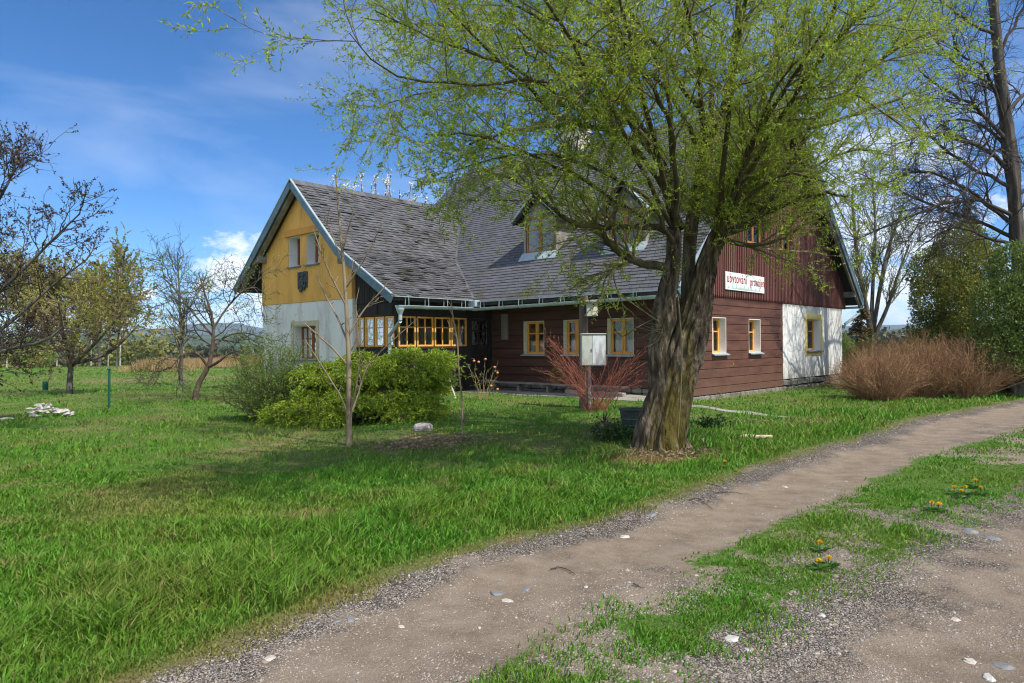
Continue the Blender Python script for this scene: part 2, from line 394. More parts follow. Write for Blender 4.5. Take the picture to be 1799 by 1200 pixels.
# gable boarding above
up1 = (Vu(1320,0), Vu(1339,0)); up2 = (Vu(1367,0), Vu(1389,0))
zu0, zu1 = Zy(1378,441,0,Vu(1378,0)), Zy(1378,391,0,Vu(1378,0))
UW = [(up1[0]-.3, up1[1], zu0, zu1), (up2[0], up2[1], zu0, zu1)]
topm = lambda t: float(zmain(t))-GAP
mb = MB(); wall(mb, MG, .1, 12.1, 2.86, 8.9, UW, .0, .12, top=topm, extra=(6.0,))
mb.build('gable_boarding', darkwood, root)
mb = MB(); v = .0
while v < 12.1:
    w = .062; z0 = 2.80; zt0, zt1 = topm(v), topm(v+w)
    segs = [(z0, None)]
    for o in UW:
        if o[0]-.03 < v+w/2 < o[1]+.03: segs = [(z0, o[2]-.03), (o[3]+.03, None)]
    for a, b in segs:
        x0, x1 = (b, b) if b else (zt0, zt1)
        if min(x0, x1) < a+.05: continue
        if a == z0: mb.prism(MG, [(v, a+.06), (v+w/2, a-.03), (v+w, a+.06), (v+w, x1), (v, x0)], -.075, -.001)
        else: mb.box(MG, v, v+w, -.075, -.001, a, x0, a, x1)
    v += .112
mb.build('batten', redbatten, root)['label'] = 'row of dark red vertical battens with pointed feet'
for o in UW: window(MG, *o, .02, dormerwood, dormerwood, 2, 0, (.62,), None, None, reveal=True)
# ---------- long front wall
zt = 1.28
FW = []
for x0, x1 in ((920.3, 956.5), (990.5, 1027), (1067.7, 1113.5)):
    FW.append((Uv(x1,.5), Uv(x0,.5), 1.27, Zy(1068,559.5,Uv(1068,.5),.5)))
mb = MB()
wall(mb, MF, 0.004, 6.76, .40, 2.86, FW, 0, .06, rows=planks(.40, 2.86, (.26,.25,.25,.29,.2,.2,.19,.24)), jit=.004)
wall(mb, MF, .36, 6.76, .40, 2.86, FW, .065, .35)
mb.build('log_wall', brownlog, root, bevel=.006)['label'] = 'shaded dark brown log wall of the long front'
for o in FW: window(MF, *o, .15, creamreveal, orangewood, 2, 0, (.63,), zinc, (0, .40))
mb = MB(); a, b = Uv(894.5,.5), Uv(884.5,.5)
mb.box(MF, a, b, -.10, -.005, Zy(889,597,a,.5), Zy(889,551,a,.5)); mb.build('wall_board', greywood, root, bevel=.01)
mb = MB(); wall(mb, MF, .36, 6.76, 2.86, 3.6, (), .07, .30, top=lambda t: 3.55); mb.build('wall_head', darkwood, root)
# rear and far walls (closed shell)
mb = MB(); wall(mb, lambda t,d,z: H(t, 12-d, z), .36, 13.3, 0, 3.4, (), 0, .3); wall(mb, lambda t,d,z: H(13.3-d, t, z), .5, 12, 0, 9, (), 0, .3, top=topm, extra=(6.0,))
mb.build('rear_wall', whitewall, root)
# ---------- wing gable
ua, ub = 8.59, 13.7
zsplit = Zy(540, 530.5, Uv(540,-3.4), -3.4)
AW = []
for x0, x1, yt, yb in ((508.8,529.6,414,466.5), (540,562.5,409,463)):
    a, b = Uv(x1,-3.4), Uv(x0,-3.4); AW.append((a, b, Zy(x1,yb-1,a,-3.4), Zy(x1,yt-2,a,-3.4)))
AW[0] = (*AW[0][:2], AW[1][2], AW[1][3])
x0, x1 = 517, 556.5
AL = (Uv(x1,-3.4), Uv(x0,-3.4), Zy(536,632,Uv(536,-3.4),-3.4), Zy(536,572,Uv(536,-3.4),-3.4))
topa = lambda t: zann(t)-GAP
mb = MB(); wall(mb, MA, ua, ub, zsplit, 6.0, AW, -.02, .45, top=topa, extra=(8.76, 11.23)); mb.build('gable_wall', yellowwall, root, bevel=.006)['label'] = 'ochre yellow plastered upper gable of the wing'
mb = MB(); wall(mb, MA, ua, ub, -.1, zsplit-.001, [AL], 0, .45); wall(mb, ML, -2.95, .5, -.1, 3.1, (), 0, .4)
mb.box(lambda t,d,z: H(8.59+d, t, z), -3.24, -2.94, 0.001, .4, -.1, zsplit)
mb.build('plaster_wall', bluewall, root, bevel=.006)['label'] = 'pale bluish plastered lower wall of the wing'
for o in AW: window(MA, *o, .30, whitereveal, brownframe, 1, 1, (.33,.66), zincdark)
wl = window(MA, *AL, .26, whitereveal, brownframe, 2, 1, (.62,), zincdark)
mb = MB(); a, b, c, e = AL; q = .15
mb.box(MA, a-q, a, -.03, .05, c, e+q); mb.box(MA, b, b+q, -.03, .05, c, e+q); mb.box(MA, a, b, -.03, .05, e, e+q); mb.build('surround', sandtrim, wl, bevel=.005)
mb = MB(); a, b = Uv(566,-3.42), Uv(505,-3.42); z = AW[1][3]
mb.box(MA, a, b, -.10, -.025, z+.005, z+.21); mb.build('lintel', ochretrim, root, bevel=.01)
# relief plaque: dark openwork figure plate
mb = MB(); a, b = Uv(542,-3.42), Uv(525,-3.42); z0, z1 = Zy(533,511,(a+b)/2,-3.4), Zy(533,477.5,(a+b)/2,-3.4)
cx, cz, hw, hh2 = (a+b)/2, (z0+z1)/2, (b-a)/2, (z1-z0)/2
mb.box(MA, a, b, -.05, -.021, z0+.1, z1)
for i in range(26):
    t = cx+random.uniform(-.85,.85)*hw; zz = cz+random.uniform(-.95,.85)*hh2; r = random.uniform(.03,.08)
    n = 6; ph = random.random()*6
    mb.prism(MA, [(t+r*random.uniform(.6,1.2)*math.cos(ph+k*2*math.pi/n), zz+r*1.3*random.uniform(.6,1.2)*math.sin(ph+k*2*math.pi/n)) for k in range(n)], -.05-random.uniform(.01,.05), -.049)
mb.build('relief_plaque', ironrel, root, bevel=.006)
# ---------- porch
zw0, zw1 = Zy(760,609,6.76,Vu(760,6.76)), Zy(760,556.5,6.76,Vu(760,6.76))
SW = [(Vu(x0,6.76), Vu(x1,6.76), zw0, zw1) for x0, x1 in ((700,731.2),(732.6,762),(763.6,792),(793,820.5))]
vd0, vd1 = Vu(826,6.76), Vu(860,6.76)
EW = [(Uv(x1,-3.25), Uv(x0,-3.25), zw0, zw1) for x0, x1 in ((628,641),(642.4,658.8),(659.8,676.5),(678,693.5))]
EW[0] = (EW[0][0], 8.585, zw0, zw1)
DR = (vd0, min(vd1,.42), .14, zw1+.0)
mb = MB()
wall(mb, MS, -3.25, .5, .05, zann(6.76)-GAP, SW+[DR], .0, .07)
wall(mb, MP, 6.83, 8.585, .05, 6, EW, 0, .07, top=topa)
# herringbone battens below and above windows
def chevrons(M, t0, t1, z0, z1, n, d=-.02):
    w = (t1-t0)/n
    for i in range(n):
        a, b = t0+i*w+.02, t0+(i+1)*w-.02; m = (a+b)/2; k = 0
        zz = z0-(b-a)/2
        while zz < z1:
            for (p, q) in (((a, zz), (m, zz+(m-a))), ((m, zz+(m-a)), (b, zz))):
                if p[1] >= z0 and q[1] >= z0 and p[1]+.05 <= z1 and q[1]+.05 <= z1:
                    mb.prism(M, [p, q, (q[0], q[1]+.05), (p[0], p[1]+.05)], d, .001)
            zz += .085
        mb.box(M, a-.02, a, d-.006, .001, z0, z1)
chevrons(MS, -3.2, vd0-.02, .12, zw0-.06, 4)
chevrons(MP, 6.9, 8.55, .12, zw0-.06, 2); chevrons(MP, 6.9, 8.3, zw1+.06, zw1+.32, 2)
t = 6.55
while t < 8.55:   # scalloped hanging boards under the rake
    z0 = zw1+.36
    if topa(t) > z0+.1:
        mb.prism(MP, [(t, z0+.05), (t+.05, z0), (t+.10, z0+.05), (t+.10, topa(t+.10)), (t, topa(t))], -.04, -.015)
    t += .115
mb.box(MS, -3.25, .5, -.03, .001, zw1+.01, zw1+.07); mb.box(MS, -3.25, vd0, -.03, .001, zw0-.06, zw0-.01)
mb.box(MP, 6.80, 8.58, -.03, .001, zw1+.01, zw1+.06); mb.box(MP, 6.8, 8.58, -.03, .001, zw0-.06, zw0-.01)
mb.build('porch_boarding', darkwood, root, bevel=.004)['label'] = 'almost black boarding of the glazed porch with herringbone panels'
for o in SW: window(MS, *o, -.015, orangewood, orangewood, 1, 1, (.64,), None, None, reveal=False, rw=.006, fw=.05)
for o in EW: window(MP, *o, -.015, orangewood, orangewood, 1, 0, (.64,), None, None, reveal=False, rw=.006, fw=.05)
# porch door
mb = MB(); a, b, c, e = DR; zm = Zy(842,606,6.76,(a+b)/2)
for (t0, t1, z0, z1) in ((a+.01,a+.1,c,e-.01),(b-.1,b-.01,c,e-.01),(a+.1,b-.1,e-.09,e-.01),(a+.1,b-.1,zm-.1,zm),(a+.1,b-.1,c,c+.14),((a+b)/2-.02,(a+b)/2+.02,zm,e-.09),(a+.1,b-.1,(zm+e)/2+.0,(zm+e)/2+.04)):
    mb.box(MS, t0, t1, .01, .05, z0, z1)
mb.box(MS, a+.1, b-.1, .03, .045, c+.14, zm-.1)
for sgn, t0, t1 in ((1, a+.1, (a+b)/2), (-1, (a+b)/2, b-.1)):
    zz = c+.15
    while zz+(t1-t0)+.04 < zm-.1:
        p, q = ((t0, zz), (t1, zz+(t1-t0))) if sgn > 0 else ((t0, zz+(t1-t0)), (t1, zz))
        mb.prism(MS, [p, q, (q[0], q[1]+.04), (p[0], p[1]+.04)], .016, .031); zz += .075
door = mb.build('door', darkwood, root, bevel=.003)
mb = MB(); mb.box(MS, a+.1, b-.1, .03, .036, zm, e-.09); mb.build('pane', glassm, door)
mb = MB(); mb.box(MS, a+.1, b-.1, .12, .125, zm, e-.09); mb.build('curtain_or_dark_sheet', lace, door)
mb = MB(); mb.tube([MS(a+.06,.01,1.15), MS(a+.06,-.04,1.15), MS(a+.16,-.04,1.15)], .011, 8); mb.build('handle', zinc, door)
mb = MB(); mb.box(MS, vd0-.9, .3, -.75, .0, .02, .17); mb.build('doorstep', slab, root, bevel=.02)
# ---------- roofs
def slates(mb, O, a, b, T, iv, w=.22, ex=.14, skew=.08, old=0.0):
    a = unit(a); b = unit(b); n = np.cross(a, b); n = n if n[2] > 0 else -n
    t = -.03; row = 0
    while t < T:
        L = ex*1.25; t1 = min(t+L, T+.02)
        i0 = iv(max(t, 0)); i1 = iv(min(t1, T))
        s = min(i0[0], i1[0])-random.random()*w; e = max(i0[1], i1[1])
        wob = lambda s: .006*math.sin(s*1.7)+old*.02*math.sin(s*.9+t*1.3)
        while s < e:
            ww = w*random.uniform(.86, 1.14)
            c = [(s, t), (s+ww-.010, t), (s+ww-.010+skew, t1), (s+skew, t1)]
            c = [(min(max(x, (i0 if k < 2 else i1)[0]), (i0 if k < 2 else i1)[1]), y) for k, (x, y) in enumerate(c)]
            if c[1][0]-c[0][0] > .03 or c[2][0]-c[3][0] > .03:
                dz = random.uniform(-.03, .03)*(1+old); lift = .022+random.uniform(0, .007)*(1+2*old)
                if old and random.random() < .07: lift += .025
                if old and random.random() < .02: s += ww; continue
                tj = random.uniform(-.008, .008)*(1+old)
                P = [O+a*x+b*(y+wob(x)+(tj+(x-s)*dz if k < 2 else 0))+n*((lift if k < 2 else .004)) for k, (x, y) in enumerate(c)]
                q = len(mb.v); mb.v += [tuple(p) for p in P]+[tuple(P[0]-n*.02), tuple(P[1]-n*.02), tuple(P[2]-n*.004), tuple(P[3]-n*.004)]
                mb.f += [(q, q+1, q+2, q+3), (q, q+4, q+5, q+1), (q+1, q+5, q+6, q+2), (q+3, q+7, q+4, q)]; mb.m += [mb.mi]*4
            s += ww
        t += ex; row += 1
def uval(v):
    z = EAVE+SL*(v+.8)
    if z > AZ[2]: return 13.57
    return float(np.interp(z, AZ[:3], AU[:3]))
def vval(u): return -.8+(zann(u)-EAVE)/SL
cf = 1/math.hypot(1, SL)
mb = MB(); th = .12
def slabq(p):   # roof deck from four top points
    mb.hexa([np.array(q)-np.array([0,0,th]) for q in p], p)
slabq([H(-.5,-.8,EAVE), H(-.5,6,RIDGE), H(13.57,6,RIDGE), H(13.57,-.8,EAVE)])
slabq([H(-.5,6.001,RIDGE), H(-.5,12.7,RIDGE-SR*6.7), H(13.57,12.7,RIDGE-SR*6.7), H(13.57,6.001,RIDGE)])
mb.mi = 1
slates(mb, H(0,-.8,EAVE), DU, DV+np.array([0,0,SL]), 6.8/cf, lambda t: (-.49, uval(-.8+t*cf)-.03 if uval(-.8+t*cf) < 13 else 13.57))
crf = 1/math.hypot(1, SR)
slates(mb, H(0,12.7,RIDGE-SR*6.7), DU, -DV+np.array([0,0,SR]), 6.7/crf, lambda t: (-.49, 13.57), w=.5, ex=.3)
mb.mi = 1
u = -.5
while u < 13.4:   # ridge slates
    for sgn in (-1, 1):
        mb.hexa([H(u,6,RIDGE+.045), H(u+.26,6,RIDGE+.035), H(u+.26,6+sgn*.2,RIDGE-.13), H(u,6+sgn*.2,RIDGE-.12)], [H(u,6,RIDGE+.06), H(u+.26,6,RIDGE+.05), H(u+.26,6+sgn*.2,RIDGE-.115), H(u,6+sgn*.2,RIDGE-.105)])
    u += .25
mroof = mb.build('main_roof', [soffitwood, slate], root)
mb = MB(); vg = -3.785
for i in range(3):
    u0, u1, z0, z1 = AU[i], AU[i+1], AZ[i], AZ[i+1]
    slabq([H(u0,vg,z0), H(u0,vval(u0)+.05,z0), H(u1,vval(u1)+.05,z1), H(u1,vg,z1)])
mb.mi = 1
s1 = (AZ[1]-AZ[0])/(AU[1]-AU[0]); s2 = (AZ[2]-AZ[1])/(AU[2]-AU[1]); s3 = (AZ[2]-AZ[3])/(AU[3]-AU[2])
for O_u, O_z, sl, T, dr in ((AU[0],AZ[0],s1,AU[1]-AU[0],1), (AU[1],AZ[1],s2,AU[2]-AU[1],1), (AU[3],AZ[3],s3,AU[3]-AU[2],-1)):
    cc = 1/math.hypot(1, sl)
    slates(mb, H(O_u,0,O_z), DV, dr*DU+np.array([0,0,sl]), T/cc, (lambda O_u, cc, dr: lambda t: (vg+.01, vval(O_u+dr*t*cc)-.02))(O_u, cc, dr), skew=-.08, old=1.0)
v = vg
while v < 3.4:
    for sgn in (-1, 1):
        sl = s2 if sgn < 0 else s3
        mb.hexa([H(11.23,v,AZ[2]+.045), H(11.23,v+.26,AZ[2]+.035), H(11.23+sgn*.18,v+.26,AZ[2]-.18*sl+.035), H(11.23+sgn*.18,v,AZ[2]-.18*sl+.045)],
                [H(11.23,v,AZ[2]+.06), H(11.23,v+.26,AZ[2]+.05), H(11.23+sgn*.18,v+.26,AZ[2]-.18*sl+.05), H(11.23+sgn*.18,v,AZ[2]-.18*sl+.06)])
    v += .25
mb.build('wing_roof', [soffitwood, slate_old], root)
# valley strip
mb = MB(); us = np.linspace(6.3, 11.2, 14)
for i in range(13):
    p, q = [H(uu, vval(uu), zann(uu)+.03) for uu in (us[i], us[i+1])]
    mb.beam(p, q, .12, .012)
mb.build('valley_gutter', slate_old, root)
# verge boards
def verge(segs, h=.20):
    mb = MB(); mb2 = MB(); o = np.array([0,0,-.11]); e = np.array([0,0,.045])
    for p, q in segs:
        p = np.array(p); q = np.array(q); mb.beam(p+o, q+o, .035, h); mb2.beam(p+e, q+e, .07, .03)
    vb = mb.build('verge_board', zincdark, root); mb2.build('verge_flashing', zinc, vb)
PA = [H(AU[i], vg-.02, AZ[i]) for i in range(4)]
verge([(PA[0], PA[1]), (PA[1], PA[2])]); verge([(PA[2], PA[3])])
verge([(H(-.52,-.8,EAVE), H(-.52,6,RIDGE))]); verge([(H(-.52,6,RIDGE), H(-.52,12.7,RIDGE-SR*6.7))])
# soffit boards, purlin ends
for (p, q) in [(H(uu,-2.9,zann(uu)-.32), H(uu,vg+.05,zann(uu)-.32)) for uu in (13.45, 8.75)]+[(H(.0,vv,zmain(vv)-.33), H(-.46,vv,zmain(vv)-.33)) for vv in (12.05, .3, 9)]:
    mb = MB(); mb.beam(p, q, .17, .2); mb.build('purlin_end', greywoodh, root, bevel=.005)
for (p, q, a, b) in ((H(-.44,6.02,RIDGE-.33), H(-.44,12.62,zmain(12.62)-.25), .08, .16), (H(-.44,-.7,zmain(-.7)-.25), H(-.44,5.98,RIDGE-.33), .08, .16), (H(11.3,vg+.14,AZ[2]-.28), H(14.75,vg+.14,zann(14.75)-.2), .16, .12)):
    mb = MB(); mb.beam(p, q, a, b); mb.build('rafter', greywoodh, root, bevel=.005)
mb = MB(); mb.box(lambda t,d,z: H(t,d,z), -.3, 6.7, -.55, .5, EAVE-.02, EAVE+.0)
mb.build('soffit', darkwood, root)
# gutters
def gutter(p, q, r=.075, hooks=8, zt=(0,0)):
    mb = MB(); p = np.array(p); q = np.array(q); d = unit(q-p); s = unit(np.cross(d, (0,0,1))); n = 9
    V = []; 
    for P in (p, q):
        for rr in (r, r-.006):
            for i in range(n):
                a = math.pi*i/(n-1); V.append(P+s*rr*math.cos(a)-np.array([0,0,1])*rr*math.sin(a))
    k = len(mb.v); mb.v += [tuple(x) for x in V]
    for i in range(n-1):
        mb.f += [(i, i+1, 2*n+i+1, 2*n+i), (n+i, 3*n+i, 3*n+i+1, n+i+1)]; mb.m += [0, 0]
    for e in (0, 2*n): mb.f.append(tuple(range(e, e+n))); mb.m.append(0)
    mb.tube([p+s*r, q+s*r], .012, 6); mb.tube([p-s*r, q-s*r], .008, 6)
    for i in range(hooks):
        f = (i+.5)/hooks; c = p+(q-p)*f; zz = zt[0]+(zt[1]-zt[0])*f
        pts = [c+s*(r+.006)*math.cos(a)-np.array([0,0,1])*(r+.006)*math.sin(a) for a in np.linspace(0, math.pi, 7)]
        mb.tube(pts, .008, 5)
        for sg in (-1, 1): mb.tube([c+sg*s*(r+.004), c+sg*s*(r+.004)*.9+np.array([0,0,zz-c[2]])], .009, 5)
    return mb.build('gutter', zinc, root)
gutter(H(-.5,-.93,EAVE-.14), H(6.12,-.93,EAVE-.21), zt=(EAVE-.03, EAVE-.03), hooks=9)
gutter(H(6.14,vg+.05,AZ[0]-.27), H(6.14,-.95,AZ[0]-.24), zt=(AZ[0]-.03, AZ[0]-.03), hooks=4)
gutter(H(-.5,12.82,zmain(12.7)-.16), H(13.5,12.82,zmain(12.7)-.2), hooks=3, zt=(zmain(12.7)-.1,)*2)
mb = MB(); mb.box(lambda t,d,z: H(t,d,z), 5.98, 6.28, -1.0, -.72, EAVE-.16, EAVE+.03); mb.build('rain_hopper', zinc, root, bevel=.01)
mb = MB(); mb.beam(H(-.5,-.86,EAVE-.02), H(6.1,-.86,EAVE-.02), .10, .02); mb.beam(H(6.2,vg,AZ[0]-.02), H(6.2,-.75,AZ[0]-.02), .10, .02); mb.build('eave_flashing', zinc, root)
mb = MB(); g0 = H(6.14,-3.62,AZ[0]-.32)
mb.lathe(g0-np.array([0,0,.18]), [(.05,-.02),(.055,0),(.11,.13),(.11,.16)], 14)
mb.tube([g0-np.array([0,0,.12]), g0-np.array([0,0,.33])], .052, 12)
mb.tube([g0-np.array([0,0,.33]), g0-np.array([0,0,.36]), H(6.88,-3.40,zw0+.32), H(6.90,-3.38,zw0+.28)], .048, 12)
mb.tube([H(6.9,-3.38,zw0+.30), H(6.9,-3.38,.1)], .048, 12); mb.build('downpipe', zinc, root)
mb = MB(); z = float(zmain(12.7))-.2
mb.tube([H(-.35,12.82,z), H(-.35,12.82,z-.22), H(-.06,12.12,z-.62), H(-.06,12.12,z-.75)], .05, 10); mb.build('downpipe', zinc, root)
# ---------- dormers and chimney
def hit(x, y):
    lo, hi = -.8, 6
    for _ in range(40):
        m = (lo+hi)/2
        if Zy(x, y, Uv(x, m), m) > zmain(m): hi, lo = hi, m   # ray above roof: go deeper
        else: hi = m
    return m
def dormer(xl, xr, yb, yt, xpk, ypk, open_w=False):
    v1 = hit((xl+xr)/2, yb); u0, u1 = Uv(xr, v1), Uv(xl, v1); um = (u0+u1)/2; z0 = float(zmain(v1))
    z1 = Zy(xl, yt, u1, v1); vf = v1-.22; zp = Zy(xpk, ypk, um, vf)
    M = lambda t, d, z: H(t, v1+d, z); ov = .24; sl = (zp-z1)/((u1-u0)/2)
    back = lambda z: (z-EAVE)/SL-.8
    mb = MB()
    for a, b in ((u0, u0+.07), (u1-.07, u1)):
        mb.hexa([M(a,0,z0-.05), M(b,0,z0-.05), H(b,back(z1),z1-.05), H(a,back(z1),z1-.05)], [M(a,0,z1), M(b,0,z1), H(b,back(z1)+.1,z1), H(a,back(z1)+.1,z1)])
    mb.prism(M, [(u0,z1), (u1,z1), (um, z1+sl*(u1-u0)/2-.02)], 0, .08)
    mb.box(M, u0+.07, u1-.07, 0, .07, z1-.10, z1); mb.box(M, u0+.07, u1-.07, 0, .07, z0-.03, z0+.10)
    d = mb.build('dormer', greywoodh, root)
    mb = MB()
    ze = z1-sl*ov
    for sg in (-1, 1):
        ue = um+sg*((u1-u0)/2+ov)
        P = [H(ue,vf,ze), H(um,vf,zp), H(um,back(zp),zp), H(ue,back(ze),ze)]
        mb.mi = 0; mb.hexa([p-np.array([0,0,.06]) for p in P], P)
        mb.mi = 1; L = math.hypot(ue-um, zp-ze)
        b = -sg*DU*abs(ue-um)/L+np.array([0,0,(zp-ze)/L])
        slates(mb, H(ue,0,ze), DV, b, L, lambda t: (vf+.01, back(ze+(zp-ze)*min(t/L,1))-.02), w=.22, ex=.13, skew=-.05)
        mb.mi = 2; mb.beam(H(ue,vf-.01,ze+.03), H(um,vf-.01,zp+.03), .10, .05); mb.mi = 0; mb.beam(H(ue,vf,ze-.06), H(um,vf,zp-.06), .03, .10)
    mb.build('dormer_roof', [darkwood, slate, zinc], d)
    mb = MB(); mb.hexa([M(u0-.06,-.2,z0-.17), M(u1+.06,-.2,z0-.17), M(u1+.06,0,z0+.005), M(u0-.06,0,z0+.005)], [M(u0-.06,-.2,z0-.14), M(u1+.06,-.2,z0-.14), M(u1+.06,-.003,z0+.10), M(u0-.06,-.003,z0+.10)])
    mb.build('apron_flashing', zinc, d)
    a, b, c, e = u0+.10, u1-.10, z0+.10, z1-.10
    fr = MB(); n = 2; cw = (b-a)/n
    for i in range(n):
        x0, x1 = a+i*cw+.002, a+(i+1)*cw-.002
        for q in ((x0,x0+.05,c,e),(x1-.05,x1,c,e),(x0+.05,x1-.05,c,c+.05),(x0+.05,x1-.05,e-.05,e)): fr.box(M, q[0], q[1], .02, .06, q[2], q[3])
        m = c+(e-c)*.64; fr.box(M, x0+.05, x1-.05, .025, .055, m-.014, m+.014)
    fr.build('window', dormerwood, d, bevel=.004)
    g = MB(); g.box(M, a+.02, b-.02, .045, .05, c+.02, e-.02); g.build('pane', glassm, d)
    g = MB(); g.box(M, a, b, .5, .51, c, e); g.build('curtain_or_dark_sheet', dark, d)  # plain dark sheet behind the dormer pane, coloured as the dark interior
dormer(922, 979, 448, 379, 942, 339)
dormer(1068, 1136, 434, 366, 1095, 318)
uc = Uv(1016, 5.6); zc = Zy(1016, 229, uc, 5.6)
mb = MB(); Mc = lambda t, d, z: H(t, d, z)
mb.box(Mc, uc-.38, uc+.42, 5.2, 5.9, RIDGE-1.6, zc-.12); mb.box(Mc, uc-.44, uc+.48, 5.14, 5.96, zc-.12, zc)
mb.mi = 1; mb.box(Mc, uc-.43, uc+.47, 5.15, 5.95, RIDGE-.62, RIDGE-.45)
mb.build('chimney', [chimneym, zincdark], root, bevel=.01)

# ================================================================== THINGS ON AND BY THE HOUSE
sv0, sv1 = Vu(1275.5,-.1), Vu(1343.5,-.1)
sz0, sz1 = Zy(1275,508,-.1,sv0), Zy(1275,476.5,-.1,sv0)
mb = MB(); mb.box(MG, sv0, sv1, -.11, -.085, sz0, sz1)
sgn = mb.build('sign_board', signwhite, None, bevel=.003, loc=H(-.1,(sv0+sv1)/2,sz0))
tag(sgn, 'weathered white sign board with dark red lettering on the red battens', 'sign')
def text3d(s, size, v, z, m, parent, sx=1.0):
    cu = bpy.data.curves.new('lettering', 'FONT'); cu.body = s; cu.size = size; cu.extrude = .002; cu.space_character = 1.10; cu.offset = .0018
    ob = bpy.data.objects.new('lettering', cu); C.objects.link(ob); cu.materials.append(m)
    # local x runs along +v (to the right seen from outside), local y up
    from mathutils import Matrix
    X = Vector(DV*sx); Z = Vector(-DU); Yv = Vector((0,0,1))
    R = Matrix((X, Yv, Z)).transposed().to_4x4()
    p = H(-.114, v, z)-origin_of(parent)
    ob.parent = parent; ob.matrix_local = Matrix.Translation(Vector(p)) @ R
    bpy.context.view_layer.update()
    me = bpy.data.meshes.new_from_object(ob.evaluated_get(bpy.context.evaluated_depsgraph_get()))
    o2 = bpy.data.objects.new('lettering', me); C.objects.link(o2); o2.parent = parent; o2.matrix_local = ob.matrix_local.copy()
    bpy.data.objects.remove(ob)
    return o2
W = sv1-sv0; Hh = sz1-sz0
text3d('ubytování', .36, sv0+.03*W, sz0+Hh*.42, signred, sgn, .80)
text3d('pronájem', .34, sv0+.61*W, sz0+Hh*.38, signred, sgn, .74)
mb = MB(); 
for i in range(9):
    t = sv0+W*(.06+.1*i+random.uniform(-.02,.02)); h = random.uniform(.05,.16); z = sz0+.05
    mb.prism(MG, [(t-.05, z), (t+.05, z), (t, z+h)], -.116, -.112)
mb.prism(MG, [(sv0+.08, sz0+.05), (sv0+.45*W, sz0+.09), (sv0+.9*W, sz0+.045), (sv0+.5*W, sz0+.03)], -.1145, -.112)
mb.build('painted_fir_trees', mat('sign_green', [(.35,.45,.45),(.5,.58,.57)], 5), sgn)
# bench along the wall
bv = -.0
bu0, bu1 = 1.5, 6.45
bz = Zy(1000, 675, Uv(1000, bv), bv)
t = thing('bench', 'long low weathered plank bench against the brown log wall', 'bench', H(4, bv, .1))
mb = MB()
for i, (a, b) in enumerate(((bu0, 3.9), (3.85, bu1))):
    mb.box(lambda t,d,z: H(t,d,z), a, b, -.17-.03*i, .16, bz-.05+.012*i, bz+.01*i)
mb.build('seat', greywoodh, t, bevel=.01)
for uu in (1.8, 2.9, 4.0, 5.1, 6.1):
    mb = MB(); mb.box(lambda t,d,z: H(t,d,z), uu, uu+.08, -.1, .1, .05, bz-.052); mb.build('leg', greywoodh, t, bevel=.005)
mb = MB(); mb.beam(H(1.3,-.35,.26), H(3.2,-.3,.28), .16, .12)
tag(mb.build('timber_beam', greywoodh, None, bevel=.015, loc=H(2,-.35,.2)), 'short squared timber lying before the plinth next to the bench', 'beam')
# wreath leaning on the bench
wc = H(Uv(979,.15), .15, Zy(979,660,Uv(979,.15),.15)); wr = .215
n = 900; a = rng.random(n)*2*np.pi; b = rng.random(n)*2*np.pi; r2 = .055*np.sqrt(rng.random(n))
P = wc+(wr-.03+r2*np.cos(b))[:, None]*(np.cos(a)[:, None]*DU+np.sin(a)[:, None]*np.array([0,0,1]))+(r2*np.sin(b))[:, None]*DV
Dd = unit(-np.sin(a)[:, None]*DU+np.cos(a)[:, None]*np.array([0,0,1])+rng.normal(size=(n,3))*.45)
V, Fq = leaves(P, Dd, rng.uniform(.06,.12,n), .014)
ring = [wc+(wr-.03)*(math.cos(x)*DU+math.sin(x)*np.array([0,0,1])) for x in np.linspace(0, 2*math.pi, 30)]
V2, F2 = tubes([np.array(ring)], [np.full(30, .03)], 8)
V, Fq = join([(V, Fq), (V2, F2)])
straw = mat('straw', [(.16,.10,.03),(.30,.21,.07)], 20, .9, island=True, isl_cols=[(.14,.09,.03),(.34,.24,.08)])
tag(mesh_obj('straw_wreath', V, Fq, straw, loc=wc-np.array([0,0,wr])), 'brown straw wreath leaning on the wall above the bench', 'wreath')
# small boards leaning by the doorstep
# utility pole with cabinet and nest box
pb = foot(1026, 716); r = .115
t = thing('utility_pole', 'dark weathered wooden pole in front of the log wall', 'pole', pb)
ztop = EYE+(yh(1025)-520)*pb[1]/F
mb = MB(); zs = np.linspace(pb[2]-.1, ztop, 12)
mb.tube([[pb[0]+.006*math.sin(z*3), pb[1], z] for z in zs], np.linspace(r, r*.8, 12), 14); mb.build('post', polewood, t, smooth=True)
mb = MB(); mb.tube([[pb[0]+.10,pb[1]-.10,z] for z in (pb[2], pb[2]+.9, 1.3)], .035, 10); mb.build('cable_pipe', mat('pale_conduit', [(.24,.27,.26),(.42,.45,.43)], 8, .7), t)
k = pb[1]/F
Mx = lambda t, d, z: np.array([t, d, z])
cabm = mat('grey_cabinet', [(.42,.45,.40),(.55,.58,.53)], 5, .6, .001, 40, dirt=(.28,.31,.26), dirt_scale=3, dirt_pos=(.45,.8), stretch=(1,1,.3))
x0, x1 = (1019-900)*k, (1061.5-900)*k; z0, z1 = EYE+(603.5-640)*k, EYE+(605.3-588)*k
cab = thing('meter_cabinet', 'pale grey two door meter cabinet mounted on the wooden pole', 'cabinet', (x0, pb[1]-.3, z0))
yf = pb[1]-.34
mb = MB(); mb.box(Mx, x0, x1, yf, yf+.2, z0, z1); mb.box(Mx, x0-.015, x1+.015, yf-.03, yf+.22, z1, z1+.02); mb.build('housing', cabm, cab, bevel=.006)
xm = x0+(x1-x0)*.45
